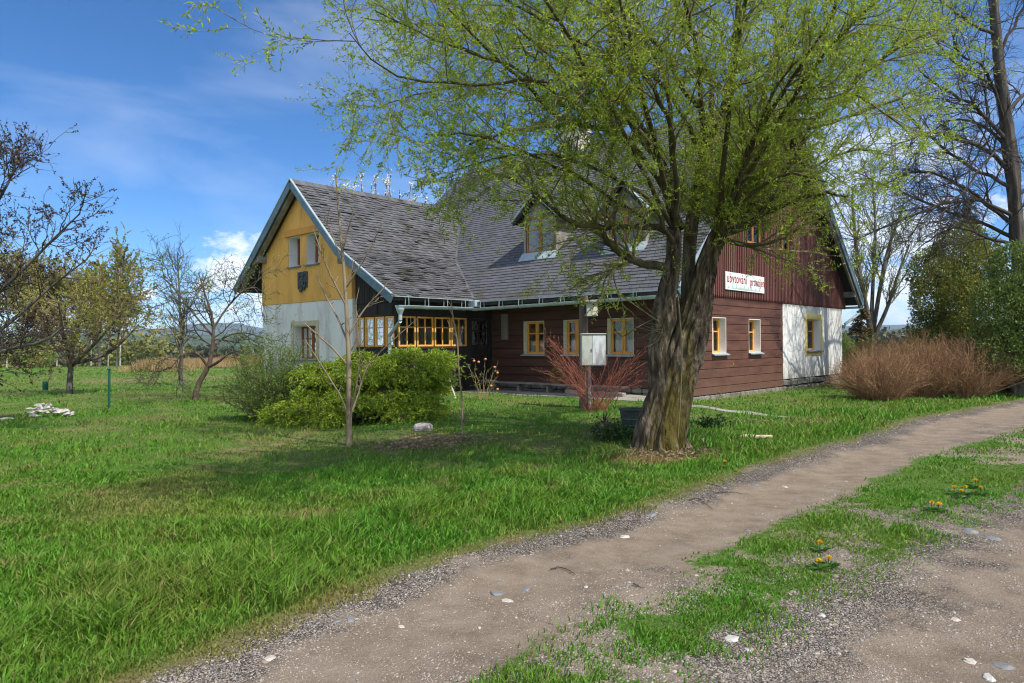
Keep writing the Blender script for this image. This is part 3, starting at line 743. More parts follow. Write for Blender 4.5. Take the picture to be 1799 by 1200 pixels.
mb = MB(); mb.box(Mx, x0+.012, xm-.003, yf-.012, yf-.001, z0+.015, z1-.012); mb.build('door', cabm, cab, bevel=.003)
mb = MB(); mb.box(Mx, xm+.003, x1-.012, yf-.012, yf-.001, z0+.015, z1-.012); dd = mb.build('door', mat('bare_sheet', [(.5,.54,.56),(.82,.85,.87)], 4, .45, dirt=(.4,.42,.42), dirt_scale=4, stretch=(1,1,.3), spec=.5), cab, bevel=.003); dd['label'] = 'paler bare metal door'
mb = MB(); mb.box(Mx, xm-.03, xm-.012, yf-.026, yf-.013, (z0+z1)/2-.03, (z0+z1)/2+.03); mb.build('handle', zincdark, cab)
# nest box
x0, x1 = (1029.5-900)*k, (1048-900)*k; z0, z1 = EYE+(605-556)*k, EYE+(605-532)*k
nb = thing('nest_box', 'small grey wooden bird nest box on the pole top', 'nest box', (x0, pb[1]-.2, z0))
nbm = mat('nest_box_wood', [(.25,.26,.22),(.45,.46,.41)], 6, .8, stretch=(1,1,.2), bump=.003)
y0 = pb[1]-.30
mb = MB(); mb.box(Mx, x0, x1, y0, y0+.19, z0, z1); mb.build('box', nbm, nb, bevel=.004)
mb = MB(); mb.hexa([(x0-.03,y0-.06,z1-.01),(x1+.09,y0-.06,z1+.0),(x1+.09,y0+.2,z1+.03),(x0-.03,y0+.2,z1+.03)], [(x0-.03,y0-.06,z1+.01),(x1+.09,y0-.06,z1+.02),(x1+.09,y0+.2,z1+.05),(x0-.03,y0+.2,z1+.05)]); mb.build('lid', greywoodh, nb)
mb = MB(); xm = (x0+x1)/2; mb.box(Mx, xm, x1-.01, y0-.012, y0-.001, z0+.02, z1-.09); mb.build('front_board', mat('pale_board', [(.5,.46,.4),(.62,.58,.5)], 5), nb)
mb = MB(); mb.tube([(xm+.03,y0-.013,z1-.055),(xm+.03,y0-.001,z1-.055)], .018, 12); mb.v and None; mb.poly([(xm+.03+.018*math.cos(a), y0-.0135, z1-.055+.018*math.sin(a)) for a in np.linspace(0,2*math.pi,13)[:-1]]); mb.build('entrance_hole', dark, nb)
# green post on the meadow
gb = foot(191.5, 718)
mb = MB(); kk = gb[1]/F; h = (718-650)*kk
mb.tube([gb, gb+np.array([.005,0,h*.5]), gb+np.array([.01,0,h])], .028, 10); mb.box(Mx, gb[0]-.02, gb[0]+.045, gb[1]-.03, gb[1]+.03, gb[2]+h, gb[2]+h+.03)
tag(mb.build('fence_post', greenplastic, None, loc=gb), 'single thin dark green post standing in the meadow', 'post')
# ================================================================== GROUND
def dryness(X, Y):
    d = np.clip((fbm(X*.55+40, Y*.55+11)-.52)*3.2, 0, 1)*.45
    d = d+np.clip((fbm(X*2.6+4, Y*2.6+7)-.60)*5, 0, 1)*.5
    d = d+np.clip((fbm(X*.12+8, Y*.12+3)-.5)*3, 0, 1)*.35*sst(14, 30, Y)
    for cx, cy, r in ((-1.3, 10.9, .35), (2.0, 9.6, .4), (1.6, 9.5, .3), (2.5, 9.7, .35)):
        d = d+1.3*np.exp(-(((X-cx)/r)**2+((Y-cy)/(r*.6))**2))
    a, b, c, e = road_coord(X, Y)
    d = d*(1-.75*sst(1.6, .5, a)*sst(-.1, .2, a))+.5*sst(.28, .0, a)*sst(-.5, -.1, a)-.5*sst(-.5, -1.2, a)
    return np.clip(d, 0, 1)
HOUSE = [( -.1, 6.9, .3, 12.1), (6.6, 13.8, -3.4, 12.1)]
def uv_of(X, Y):
    dx = X-W0[0]; dy = Y-W0[1]
    det = DU[0]*DV[1]-DU[1]*DV[0]
    return (dx*DV[1]-dy*DV[0])/det, (DU[0]*dy-DU[1]*dx)/det
def on_path(X, Y):
    u, v = uv_of(X, Y)
    p = (u > -.3) & (u < 6.6) & (v > -1.25+.1*np.sin(u*3)) & (v < .6)
    q = (u > -3.2) & (u <= -.3) & (v > -1.2-.05*u) & (v < -.25+.1*np.sin(u*5)+.16*u)
    return p | q
def under_house(X, Y):
    u, v = uv_of(X, Y); m = np.zeros(np.shape(u), bool)
    for a, b, c, d in HOUSE: m |= (u > a) & (u < b) & (v > c) & (v < d)
    return m
nx = 330
tt = np.linspace(-1, 1, 2*nx+1); xs = 1.685*np.sinh(8.9*tt)
ys = 4.5+1.685*np.sinh(8.9*np.linspace(-.36, 1, 460))
GX, GY = np.meshgrid(xs, ys)
GZ = ground(GX, GY)
# far land rolls down into the valley
gm = gravel_mask(GX, GY)
V = np.stack([GX, GY, GZ], -1).reshape(-1, 3)
ny_, nx_ = GX.shape
ii = np.arange(ny_*nx_).reshape(ny_, nx_)
Fq = np.stack([ii[:-1, :-1], ii[:-1, 1:], ii[1:, 1:], ii[1:, :-1]], -1).reshape(-1, 4)
def add_attr(o, name, vals):
    a = o.data.attributes.new(name, 'FLOAT', 'POINT'); a.data.foreach_set('value', np.asarray(vals, np.float32).ravel())
def ground_mat():
    m = bpy.data.materials.new('ground'); m.use_nodes = True; N = m.node_tree.nodes; L = m.node_tree.links
    b = N['Principled BSDF']; b.inputs['Roughness'].default_value = .95; b.inputs['Specular IOR Level'].default_value = .15
    tc = N.new('ShaderNodeTexCoord'); ob = tc.outputs['Object']
    def noise(s, det=8, r=.6):
        n = N.new('ShaderNodeTexNoise'); n.inputs['Scale'].default_value = s; n.inputs['Detail'].default_value = det; n.inputs['Roughness'].default_value = r
        L.new(ob, n.inputs['Vector']); return n.outputs['Fac']
    def ramp(src, stops):
        r = N.new('ShaderNodeValToRGB'); e = r.color_ramp.elements
        for i, (p, c) in enumerate(stops):
            if i < 2: e[i].position = p; el = e[i]
            else: el = e.new(p)
            el.color = (*c, 1)
        L.new(src, r.inputs['Fac']); return r.outputs['Color']
    def mix(f, a, c):
        x = N.new('ShaderNodeMix'); x.data_type = 'RGBA'
        if isinstance(f, float): x.inputs[0].default_value = f
        else: L.new(f, x.inputs[0])
        for s, v in ((6, a), (7, c)):
            if isinstance(v, tuple): x.inputs[s].default_value = (*v, 1)
            else: L.new(v, x.inputs[s])
        return x.outputs[2]
    def math_(op, a, c=None, clamp=False):
        x = N.new('ShaderNodeMath'); x.operation = op; x.use_clamp = clamp
        for i, v in enumerate((a, c)):
            if v is None: continue
            if isinstance(v, (int, float)): x.inputs[i].default_value = v
            else: L.new(v, x.inputs[i])
        return x.outputs[0]
    def mr(s, a, c):
        x = N.new('ShaderNodeMapRange'); L.new(s, x.inputs[0]); x.inputs[1].default_value = a; x.inputs[2].default_value = c; return x.outputs[0]
    def attr(n):
        a = N.new('ShaderNodeAttribute'); a.attribute_name = n; return a.outputs['Fac']
    grass = ramp(noise(9), [(.3, (.035,.085,.012)), (.55, (.07,.155,.022)), (.75, (.11,.19,.035))])
    grass = mix(mr(noise(.25, 5), .42, .66), grass, (.12,.19,.035))
    near = ramp(noise(25), [(.3, (.050,.095,.018)), (.7, (.105,.185,.032))])
    grass = mix(attr('far'), near, grass)
    dry = ramp(noise(30), [(.3, (.14,.105,.05)), (.7, (.30,.24,.12))])
    g = mix(attr('dry'), grass, dry)
    # gravel and trodden earth
    earth = ramp(noise(3.2, 10, .7), [(.3, (.155,.118,.088)), (.5, (.23,.182,.137)), (.72, (.30,.247,.195))])
    speck = noise(95, 6, .7)
    earth = mix(mr(speck, .60, .68), earth, (.09,.07,.055)); earth = mix(mr(speck, .40, .33), earth, (.42,.37,.31))
    def peb(scale, lo, hi):
        v = N.new('ShaderNodeTexVoronoi'); v.inputs['Scale'].default_value = scale; L.new(ob, v.inputs['Vector'])
        s = N.new('ShaderNodeSeparateColor'); L.new(v.outputs['Color'], s.inputs[0])
        c = ramp(s.outputs[0], [(0, (.11,.095,.085)), (.3, (.19,.165,.14)), (.5, (.15,.155,.165)), (.75, (.27,.22,.175)), (1, (.42,.37,.32))])
        edge = mr(v.outputs['Distance'], .42, .62)
        c = mix(edge, c, (.07,.055,.045))
        return c, math_('SUBTRACT', 1.0, v.outputs['Distance'])
    c1, h1 = peb(75, 0, 1); c2, h2 = peb(34, 0, 1)
    pb = mix(mr(noise(6), .5, .6), c1, c2)
    patch = mr(math_('ADD', noise(1.1, 9, .7), math_('MULTIPLY', attr('peb'), .22)), .58, .74)
    gv = mix(patch, earth, pb)
    far = mr(attr('gravel'), .35, .65)
    fac = mr(math_('ADD', attr('gravel'), math_('MULTIPLY', math_('SUBTRACT', noise(14), .5), .8)), .42, .58)
    L.new(mix(fac, g, gv), b.inputs['Base Color'])
    bp = N.new('ShaderNodeBump'); bp.inputs['Distance'].default_value = .022
    hh = math_('ADD', math_('MULTIPLY', math_('MULTIPLY', h1, patch), .8), math_('MULTIPLY', noise(60, 10, .7), .8))
    L.new(hh, bp.inputs['Height']); L.new(bp.outputs[0], b.inputs['Normal'])
    return m
gobj = mesh_obj('ground', V, Fq, ground_mat(), smooth=True); gobj['kind'] = 'structure'
add_attr(gobj, 'far', sst(20, 55, GY)); add_attr(gobj, 'gravel', gm); add_attr(gobj, 'dry', np.maximum(dryness(GX, GY), .9*under_house(GX, GY)))
ra, rb, rc, rd = road_coord(GX, GY)
pebm = np.exp(-((ra+.15)/.3)**2)+.9*np.exp(-((rc+.35)/.55)**2)
rutm = np.exp(-((ra+.75)/.42)**2)+np.exp(-((rc+.9)/.55)**2)
add_attr(gobj, 'peb', np.clip(pebm+.42*(1-np.clip(rutm, 0, 1))-.25*rutm, -.5, 1.2))
# paved strip along the house front and the trodden path past the tree
mb = MB()
pu = np.linspace(-3.1, 6.6, 60)
for i in range(59):
    P = []
    for uu in (pu[i], pu[i+1]):
        if uu > -.3: a, b = -1.22+.06*math.sin(uu*3), .55
        else: a, b = -1.15-.05*uu+.05*math.sin(uu*4), -.28+.08*math.sin(uu*5)+.17*uu
        b = max(b, a+.03)
        P.append([H(uu, a, 0), H(uu, b, 0)])
    q = [P[0][0], P[1][0], P[1][1], P[0][1]]
    tp = [(p[0], p[1], gz(p[0], p[1])+.012) for p in q]
    mb.hexa([(p[0], p[1], p[2]-.09) for p in tp], tp)
mb.build('path', slab)['kind'] = 'structure'

# ------------------------------------------------------------------ grass
def blades(n, pix=None, area=None, hmul=1.0, only=None, wmul=1.0):
    if pix: 
        px = rng.uniform(-250, 2050, n); py = 618+rng.uniform(pix[0]**.5, pix[1]**.5, n)**2
        Y = EYE*F/(py-yh(px)); X = (px-900)/F*Y
        Y = Y*rng.uniform(.97, 1.03, n)
    else:
        X = rng.uniform(area[0], area[1], n); Y = rng.uniform(area[2], area[3], n)
    g = gravel_mask(X, Y)
    g = np.where(g < .6, g*.9+(rng.random(n)-.5)*.5, g)
    a, b, c, d = road_coord(X, Y); inm = (b < .15) & (c > -.45)
    pm = np.clip((fbm(X*1.25+9, Y*1.25+4, 3)-.27)*4.5, .04, 1)*np.clip((fbm(X*7, Y*7, 2)-.22)*3.2, .05, 1)*sst(.15, -.25, b)*sst(-.45, .1, c)
    pe = np.where(a > -.5, sst(-.42, .22, a+(fbm(X*5, Y*5, 2)-.5)*.5)*(.35+.65*np.clip((fbm(X*6+3, Y*6, 2)-.25)*3, 0, 1)), 1)
    keep = np.where(inm, rng.random(n) < pm, ((g < .5) | ((a > -.2) & (a < .3) & (g < .85))) & (rng.random(n) < np.where(a < .6, pe, 1))) & ~under_house(X, Y) & ~on_path(X, Y) & (Y > 1.2) & (Y < 70)
    if only is not None: keep &= only(X, Y)
    X = X[keep]; Y = Y[keep]; n = len(X)
    a, b, c, d = road_coord(X, Y)
    dr = dryness(X, Y)
    lush = sst(4.2, .6, a)*sst(-.1, .6, a)*np.interp(fbm(X*.5+70, Y*.5+20, 2), [.3, .7], [.6, 1.15])
    tuft = np.clip((fbm(X*2.2+3, Y*2.2+5, 3)-.42)*4, 0, 1.6)
    h = (.028+.03*tuft+.085*lush*(.5+tuft*.5))*rng.uniform(.5, 1.5, n)*hmul
    med = (b < 0) | (c > 0)*(b < .2)
    h = np.where((a < .15), .016+.032*rng.random(n)*(.4+tuft), h)
    h *= 1-.45*np.clip(dr, 0, 1)
    h = h*np.interp(Y, [0, 10, 30, 70], [1, 1, 1.2, 1.6])
    Z = ground(X, Y)-.004
    th = rng.uniform(0, 2*np.pi, n); wx = np.cos(th); wy = np.sin(th)
    w = (.0018+.00052*Y)*rng.uniform(.7, 1.4, n)*wmul*np.where(h > .07, 1.25, 1)
    lean = rng.uniform(.1, .9, n)*h; la = rng.uniform(0, 2*np.pi, n)
    lx = np.cos(la)*lean+h*.15; ly = np.sin(la)*lean
    B = np.stack([X, Y, Z], 1); S = np.stack([wx*w, wy*w, 0*w], 1)
    Mp = B+np.stack([lx*.3, ly*.3, h*.6], 1); T = B+np.stack([lx, ly, h*(1-.25*rng.random(n))], 1)
    V = np.stack([B-S, B+S, Mp+S*.8, Mp-S*.8, T+S*.12, T-S*.12], 1).reshape(-1, 3)
    i0 = np.arange(n)[:, None]*6
    Fq = np.concatenate([i0+np.array([0,1,2,3]), i0+np.array([3,2,4,5])])
    return V, Fq, np.repeat(np.clip(dr*1.1+.7*(rng.random(n) < .07)+(rng.random(n)-.5)*.3, 0, 1), 6)
def grass_mat():
    m = bpy.data.materials.new('grass'); m.use_nodes = True; N = m.node_tree.nodes; L = m.node_tree.links
    b = N['Principled BSDF']; b.inputs['Roughness'].default_value = .55; b.inputs['Specular IOR Level'].default_value = .25
    g = N.new('ShaderNodeNewGeometry'); r = N.new('ShaderNodeValToRGB'); e = r.color_ramp.elements
    e[0].position = 0; e[0].color = (.055,.17,.012,1); e[1].position = 1; e[1].color = (.15,.36,.035,1)
    x = e.new(.5); x.color = (.095,.28,.018,1)
    L.new(g.outputs['Random Per Island'], r.inputs['Fac'])
    tc = N.new('ShaderNodeTexCoord'); nz = N.new('ShaderNodeTexNoise'); nz.inputs['Scale'].default_value = .55; nz.inputs['Detail'].default_value = 4
    L.new(tc.outputs['Object'], nz.inputs['Vector'])
    mr = N.new('ShaderNodeMapRange'); mr.inputs[1].default_value = .42; mr.inputs[2].default_value = .66; mr.inputs[4].default_value = .5; L.new(nz.outputs['Fac'], mr.inputs[0])
    m0 = N.new('ShaderNodeMix'); m0.data_type = 'RGBA'; L.new(mr.outputs[0], m0.inputs[0]); L.new(r.outputs[0], m0.inputs[6]); m0.inputs[7].default_value = (.21,.27,.035,1)
    a = N.new('ShaderNodeAttribute'); a.attribute_name = 'dry'
    m1 = N.new('ShaderNodeMix'); m1.data_type = 'RGBA'; L.new(a.outputs['Fac'], m1.inputs[0]); L.new(m0.outputs[2], m1.inputs[6]); m1.inputs[7].default_value = (.30,.235,.09,1)
    L.new(m1.outputs[2], b.inputs['Base Color'])
    t = N.new('ShaderNodeBsdfTranslucent'); L.new(m1.outputs[2], t.inputs['Color'])
    ms = N.new('ShaderNodeMixShader'); ms.inputs[0].default_value = .38; L.new(b.outputs[0], ms.inputs[1]); L.new(t.outputs[0], ms.inputs[2])
    L.new(ms.outputs[0], N['Material Output'].inputs['Surface']); return m
parts = [blades(int(60000*QG), pix=(60, 620), only=lambda X, Y: (road_coord(X, Y)[0] > -.15) & (road_coord(X, Y)[0] < .45)), blades(int(110000*QG), area=(-1.5, 12, 2.4, 15), only=lambda X, Y: (road_coord(X, Y)[1] < .15) & (road_coord(X, Y)[2] > -.45)), blades(int(330000*QG), pix=(14, 680)), blades(int(120000*QG), area=(-6, 4, 2.4, 8.5)),
         blades(int(90000*QG), pix=(60, 620), only=lambda X, Y: (road_coord(X, Y)[0] > .1) & (road_coord(X, Y)[0] < 1.8), hmul=1.25)]
Vg, Fg = join([(p[0], p[1]) for p in parts]); Dg = np.concatenate([p[2] for p in parts])
go = mesh_obj('grass', Vg, Fg, grass_mat()); add_attr(go, 'dry', Dg)
tag(go, 'short and tufted green spring grass with dry straw patches', 'grass', kind='stuff')
del Vg, Fg, parts

# ------------------------------------------------------------------ gravel stones
def rocks(P, S, seed=1, flat=.6):
    r = np.random.default_rng(seed); n = len(P)
    # irregular octahedra with subdivided belt: 10 vertices
    an = np.arange(6)*np.pi/3
    base = np.concatenate([np.stack([np.cos(an), np.sin(an), 0*an], 1), [[.0,.0,1.],[.0,.0,-1.]]])
    top = np.stack([.62*np.cos(an+.3), .62*np.sin(an+.3), 0*an+.72], 1)
    base = np.concatenate([np.stack([np.cos(an), np.sin(an), 0*an-.1], 1), top])
    J = base[None]*(1+r.uniform(-.28, .28, (n, 12, 3)))
    J = J*S[:, None, None]*np.stack([np.ones(n), r.uniform(.55, .95, n), flat*r.uniform(.5, 1.2, n)], 1)[:, None, :]
    th = r.uniform(0, 2*np.pi, n); c, s = np.cos(th), np.sin(th)
    X = J[..., 0]*c[:, None]-J[..., 1]*s[:, None]; Yy = J[..., 0]*s[:, None]+J[..., 1]*c[:, None]
    tx = r.normal(size=n)*.2; Z = J[..., 2]+X*tx[:, None]
    V = np.stack([X, Yy, Z], -1)+P[:, None, :]
    f = [(i, (i+1) % 6, 6+(i+1) % 6, 6+i) for i in range(6)]+[(6, 7, 8, 9), (6, 9, 10, 11)]
    Fq = (np.arange(n)[:, None, None]*12+np.array(f)[None]).reshape(-1, 4)
    return V.reshape(-1, 3), Fq
stonem = mat('road_stone', [(.13,.125,.12),(.3,.28,.25)], 8, .85, .003, 40, island=True, isl_cols=[(.10,.10,.105),(.19,.17,.15),(.26,.20,.15),(.32,.27,.22),(.46,.42,.37),(.14,.145,.15)], mixf=.75)
n = int(300000*QG)
px = rng.uniform(-100, 1900, n); py = 640+rng.uniform(60**.5, 620**.5, n)**2
Y = EYE*F/(py-yh(px)); X = (px-900)/F*Y
ra, rb, rc, rd = road_coord(X, Y)
pr = .16+.45*(1-np.exp(-((ra+.75)/.42)**2)-np.exp(-((rc+.9)/.55)**2)).clip(0)+.95*np.exp(-((ra+.16)/.22)**2)+.8*np.exp(-((rc+.40)/.5)**2)+.25*(rc < -.2)+.3*((rb < 0) & (rc > 0))
keep = (gravel_mask(X, Y) > .42) & (rng.random(n) < pr*np.clip((fbm(X*1.8, Y*1.8)-.3)*3, .15, 1.4)) & (Y < 40)
X = X[keep]; Y = Y[keep]
S = .0028*np.exp(np.abs(rng.normal(size=len(X)))*.55)*np.interp(Y, [3, 12, 30], [.8, 1.5, 3])
V, Fq = rocks(np.stack([X, Y, ground(X, Y)], 1), S)
tag(mesh_obj('gravel', V, Fq, stonem), 'loose pebbles and stone chips strewn on the dirt track', 'gravel', kind='stuff')

# ------------------------------------------------------------------ hills, sky, light, camera
def hills(name, Y0, dpt, prof, amp, cols, step, bump=True):
    xs = np.arange(-1.6*Y0, 1.6*Y0, step); dd = np.linspace(-1, 1, 15)
    X, D = np.meshgrid(xs, dd); crest = prof(X/Y0)
    Z = -25+(crest+25)*(1-np.abs(D)**1.6)+amp*(fbm(X/step/6, D*3+5, 4)-.5)*(1-np.abs(D))
    Yy = Y0+D*dpt*(1+.0*X)
    V = np.stack([X, Yy, Z], -1).reshape(-1, 3); k, l = X.shape; ii = np.arange(k*l).reshape(k, l)
    Fq = np.stack([ii[:-1, :-1], ii[:-1, 1:], ii[1:, 1:], ii[1:, :-1]], -1).reshape(-1, 4)
    o = mesh_obj(name, V, Fq, mat(name, cols, .02, .95, detail=10), smooth=True); o['kind'] = 'structure'
hills('hills', 1700, 420, lambda r: 17+26*fbm(r*2.6+3, r*0+1.5)+9*(fbm(r*14, r*0)-.5), 6, [(.02,.04,.018),(.035,.06,.022),(.10,.14,.05)], 9)
hills('mountains', 5200, 1500, lambda r: 70+95*fbm(r*3.1+9.4, r*0+4.2)+55*np.exp(-((r+.40)/.06)**2)+25*(fbm(r*12, r*0+3)-.5), 20, [(.025,.045,.025),(.05,.07,.035)], 30)
sc = bpy.context.scene
SUN_EL, SUN_AZ = math.radians(53), math.radians(130)   # azimuth from +Y towards +X
sd = np.array([math.sin(SUN_AZ)*math.cos(SUN_EL), math.cos(SUN_AZ)*math.cos(SUN_EL), math.sin(SUN_EL)])
w = bpy.data.worlds.new('World'); sc.world = w; w.use_nodes = True
N = w.node_tree.nodes; L = w.node_tree.links; bg = N['Background']; bg.inputs[1].default_value = .15
sky = N.new('ShaderNodeTexSky'); sky.sky_type = 'NISHITA'; sky.sun_disc = False; sky.sun_elevation = SUN_EL; sky.sun_rotation = SUN_AZ
sky.air_density = .8; sky.dust_density = .2; sky.ozone_density = 6; sky.altitude = 1500
hs = N.new('ShaderNodeHueSaturation'); hs.inputs['Saturation'].default_value = 1.17; hs.inputs['Value'].default_value = .86; L.new(sky.outputs[0], hs.inputs['Color'])
tc = N.new('ShaderNodeTexCoord'); mp = N.new('ShaderNodeMapping'); mp.inputs['Scale'].default_value = (1.3, 1.3, 4.2); mp.inputs['Rotation'].default_value = (.25, .12, .4)
L.new(tc.outputs['Generated'], mp.inputs['Vector'])
nz = N.new('ShaderNodeTexNoise'); nz.inputs['Scale'].default_value = 2.2; nz.inputs['Detail'].default_value = 9; nz.inputs['Roughness'].default_value = .5; nz.inputs['Distortion'].default_value = .4
L.new(mp.outputs[0], nz.inputs['Vector'])
def wm(op, a, b=None, clamp=False):
    x = N.new('ShaderNodeMath'); x.operation = op; x.use_clamp = clamp
    for i, v in enumerate((a, b)):
        if v is None: continue
        if isinstance(v, (int, float)): x.inputs[i].default_value = v
        else: L.new(v, x.inputs[i])
    return x.outputs[0]
def wmr(s, a, b, c=0, d=1):
    x = N.new('ShaderNodeMapRange'); L.new(s, x.inputs[0])
    for i, v in enumerate((a, b, c, d)): x.inputs[i+1].default_value = v
    return x.outputs[0]
wisp = wmr(nz.outputs['Fac'], .50, .88, 0, .34)
n2 = N.new('ShaderNodeTexNoise'); n2.inputs['Scale'].default_value = 26; n2.inputs['Detail'].default_value = 8; n2.inputs['Roughness'].default_value = .62
mp2 = N.new('ShaderNodeMapping'); mp2.inputs['Scale'].default_value = (1, 1, 1.7); L.new(tc.outputs['Generated'], mp2.inputs['Vector']); L.new(mp2.outputs[0], n2.inputs['Vector'])
cum = None
for x, y, rx, op in ((432, 462, .060, 1), (402, 492, .055, 1), (440, 500, .08, 1), (255, 518, .016, 1), (455, 515, .06, .9), (420, 540, .07, .55), (1500, 300, .16, .55), (1560, 420, .15, .8), (1600, 500, .12, .9), (1470, 400, .12, .6), (1540, 520, .05, 1)):
    d = unit(np.array([(x-900)/F, 1, (yh(x)-y)/F]))
    sb = N.new('ShaderNodeVectorMath'); sb.operation = 'SUBTRACT'; L.new(tc.outputs['Generated'], sb.inputs[0]); sb.inputs[1].default_value = tuple(d)
    ml = N.new('ShaderNodeVectorMath'); ml.operation = 'MULTIPLY'; L.new(sb.outputs[0], ml.inputs[0]); ml.inputs[1].default_value = (1, 1, 1.6)
    ln = N.new('ShaderNodeVectorMath'); ln.operation = 'LENGTH'; L.new(ml.outputs[0], ln.inputs[0])
    f = wm('SUBTRACT', 1.0, wm('DIVIDE', ln.outputs['Value'], rx))
    f = wm('ADD', f, wm('MULTIPLY', wm('SUBTRACT', n2.outputs['Fac'], .5), 3.2))
    f = wmr(f, .1, .75, 0, op)
    cum = f if cum is None else wm('MAXIMUM', cum, f)
sx = N.new('ShaderNodeSeparateXYZ'); L.new(tc.outputs['Generated'], sx.inputs[0])
back = wm('MULTIPLY', wmr(sx.outputs[1], .25, -.35), wmr(nz.outputs['Fac'], .36, .52, 0, .85))     # unseen broken cloud, added behind the viewer to whiten and lift wall light
fac = wm('MAXIMUM', wm('MAXIMUM', wisp, cum), back)
mx = N.new('ShaderNodeMix'); mx.data_type = 'RGBA'; L.new(fac, mx.inputs[0]); L.new(hs.outputs[0], mx.inputs[6]); mx.inputs[7].default_value = (5.6, 6.0, 6.7, 1)
L.new(mx.outputs[2], bg.inputs[0])
sl = bpy.data.lights.new('sun', 'SUN'); sl.energy = 4.3; sl.angle = math.radians(.5); sl.color = (1, .94, .84)
so = bpy.data.objects.new('sun', sl); C.objects.link(so); so.rotation_euler = Vector(sd).to_track_quat('Z', 'Y').to_euler()
cam = bpy.data.cameras.new('camera'); co = bpy.data.objects.new('camera', cam); C.objects.link(co); sc.camera = co
cam.sensor_width = 36; cam.lens = F/1799*36; cam.clip_end = 30000; cam.clip_start = .05
from mathutils import Matrix
p = math.atan(6.2/F); r = -math.atan(18/2560)
co.matrix_world = Matrix.Translation((0, 0, EYE)) @ Matrix.Rotation(math.radians(90)+p, 4, 'X') @ Matrix.Rotation(r, 4, 'Z')
sc.view_settings.view_transform = 'Standard'; sc.view_settings.look = 'None'; sc.view_settings.exposure = EXPO; sc.view_settings.gamma = 1
sc.cycles.max_bounces = 8; sc.cycles.transparent_max_bounces = 12; sc.cycles.diffuse_bounces = 3; sc.cycles.volume_bounces = 0
sc.cycles.use_denoising = True; sc.cycles.filter_width = 1.15
if HAZE:
    mb = MB(); mb.box(lambda t,d,z: np.array([t,d,z]), -7800, 7800, -100, 7400, -42, 190)
    vm = bpy.data.materials.new('haze'); vm.use_nodes = True; VN = vm.node_tree.nodes; VN.remove(VN['Principled BSDF'])
    pv = VN.new('ShaderNodeVolumePrincipled'); pv.inputs['Color'].default_value = (.62,.78,1,1); pv.inputs['Density'].default_value = HAZE; pv.inputs['Anisotropy'].default_value = 0
    vm.node_tree.links.new(pv.outputs[0], VN['Material Output'].inputs['Volume'])
    hz = mb.build('haze', vm); tag(hz, 'pale blue air haze over the far hills', 'haze', kind='stuff')
# ================================================================== VEGETATION TOOLS
def resample(pts, k):
    P = np.array(pts, float); n = len(P)
    Q = [P[0]]
    for i in range(n-1):
        p0 = P[max(i-1, 0)]; p1 = P[i]; p2 = P[i+1]; p3 = P[min(i+2, n-1)]
        for t in np.linspace(0, 1, 9)[1:]:
            Q.append(.5*((2*p1)+(-p0+p2)*t+(2*p0-5*p1+4*p2-p3)*t*t+(-p0+3*p1-3*p2+p3)*t**3))
    Q = np.array(Q); d = np.concatenate([[0], np.cumsum(np.linalg.norm(np.diff(Q[:, :3], axis=0), axis=1))])
    s = np.linspace(0, d[-1], k)
    return np.stack([np.interp(s, d, Q[:, i]) for i in range(Q.shape[1])], 1)
def limbs(specs, k=18, wob=.0):
    A = np.array([resample(s, k) for s in specs])
    return A[..., :3], A[..., 3]
def plen(P): return np.linalg.norm(np.diff(P, axis=1), axis=2).sum(1)
def sprout(P, R, n, t0=.2, t1=1.0, ang=50, sd=15, L=1.0, Lsd=.3, rr=.5, nseg=7, wander=.12, trop=(0,0,0), minr=.002, tip=.3, tpow=1.0, lfall=.3, bias=None, w=None, r0=None):
    pl = plen(P) if w is None else w
    idx = rng.choice(len(P), n, p=pl/pl.sum()); t = t0+(t1-t0)*rng.random(n)**tpow
    k = P.shape[1]; f = t*(k-1); i = np.minimum(f.astype(int), k-2); fr = (f-i)[:, None]
    B = P[idx, i]*(1-fr)+P[idx, i+1]*fr; T = unit(P[idx, i+1]-P[idx, i]); rad = R[idx, i]*(1-fr[:, 0])+R[idx, i+1]*fr[:, 0]
    rn = rng.normal(size=(n, 3))
    if bias is not None: rn = rn+np.array(bias)
    S = unit(rn-T*np.sum(rn*T, 1, keepdims=True))
    a = np.radians(ang+sd*rng.normal(size=n))[:, None]
    D = unit(T*np.cos(a)+S*np.sin(a))
    Lc = L*(1-lfall*t)*np.clip(1+Lsd*rng.normal(size=n), .3, 2.2)
    r = np.maximum(rad*rr, minr) if r0 is None else np.minimum(np.maximum(rad*.9, minr), r0*np.clip(Lc/L, .4, 1.5))
    Q = np.zeros((n, nseg, 3)); Q[:, 0] = B; st = (Lc/(nseg-1))[:, None]; tv = np.array(trop)[None]
    for j in range(1, nseg):
        D = unit(D+wander*rng.normal(size=(n, 3))+tv); Q[:, j] = Q[:, j-1]+D*st
    RR = r[:, None]*np.linspace(1, tip, nseg)[None]
    return Q, RR
def leafset(P, m, L, W, t0=.1, spread=.8, tmat=.6, droop=0.0, fold=.06, up=None):
    n, k, _ = P.shape; N_ = n*m
    idx = np.repeat(np.arange(n), m); t = t0+(1-t0)*rng.random(N_); f = t*(k-1); i = np.minimum(f.astype(int), k-2); fr = (f-i)[:, None]
    B = P[idx, i]*(1-fr)+P[idx, i+1]*fr; T = unit(P[idx, i+1]-P[idx, i])
    D = unit(T*tmat+rng.normal(size=(N_, 3))*spread+np.array([0,0,-droop]))
    return leaves(B, D, L*rng.uniform(.5, 1.25, N_), W*rng.uniform(.7, 1.2, N_), up=up, fold=fold)
def woodmesh(name, sets, m, parent, sides):
    VF = []
    for (P, R), s in zip(sets, sides):
        if len(P): VF.append(tubes(list(P), list(R), s))
    V, Fq = join(VF)
    return mesh_obj(name, V, Fq, m, parent, smooth=True)
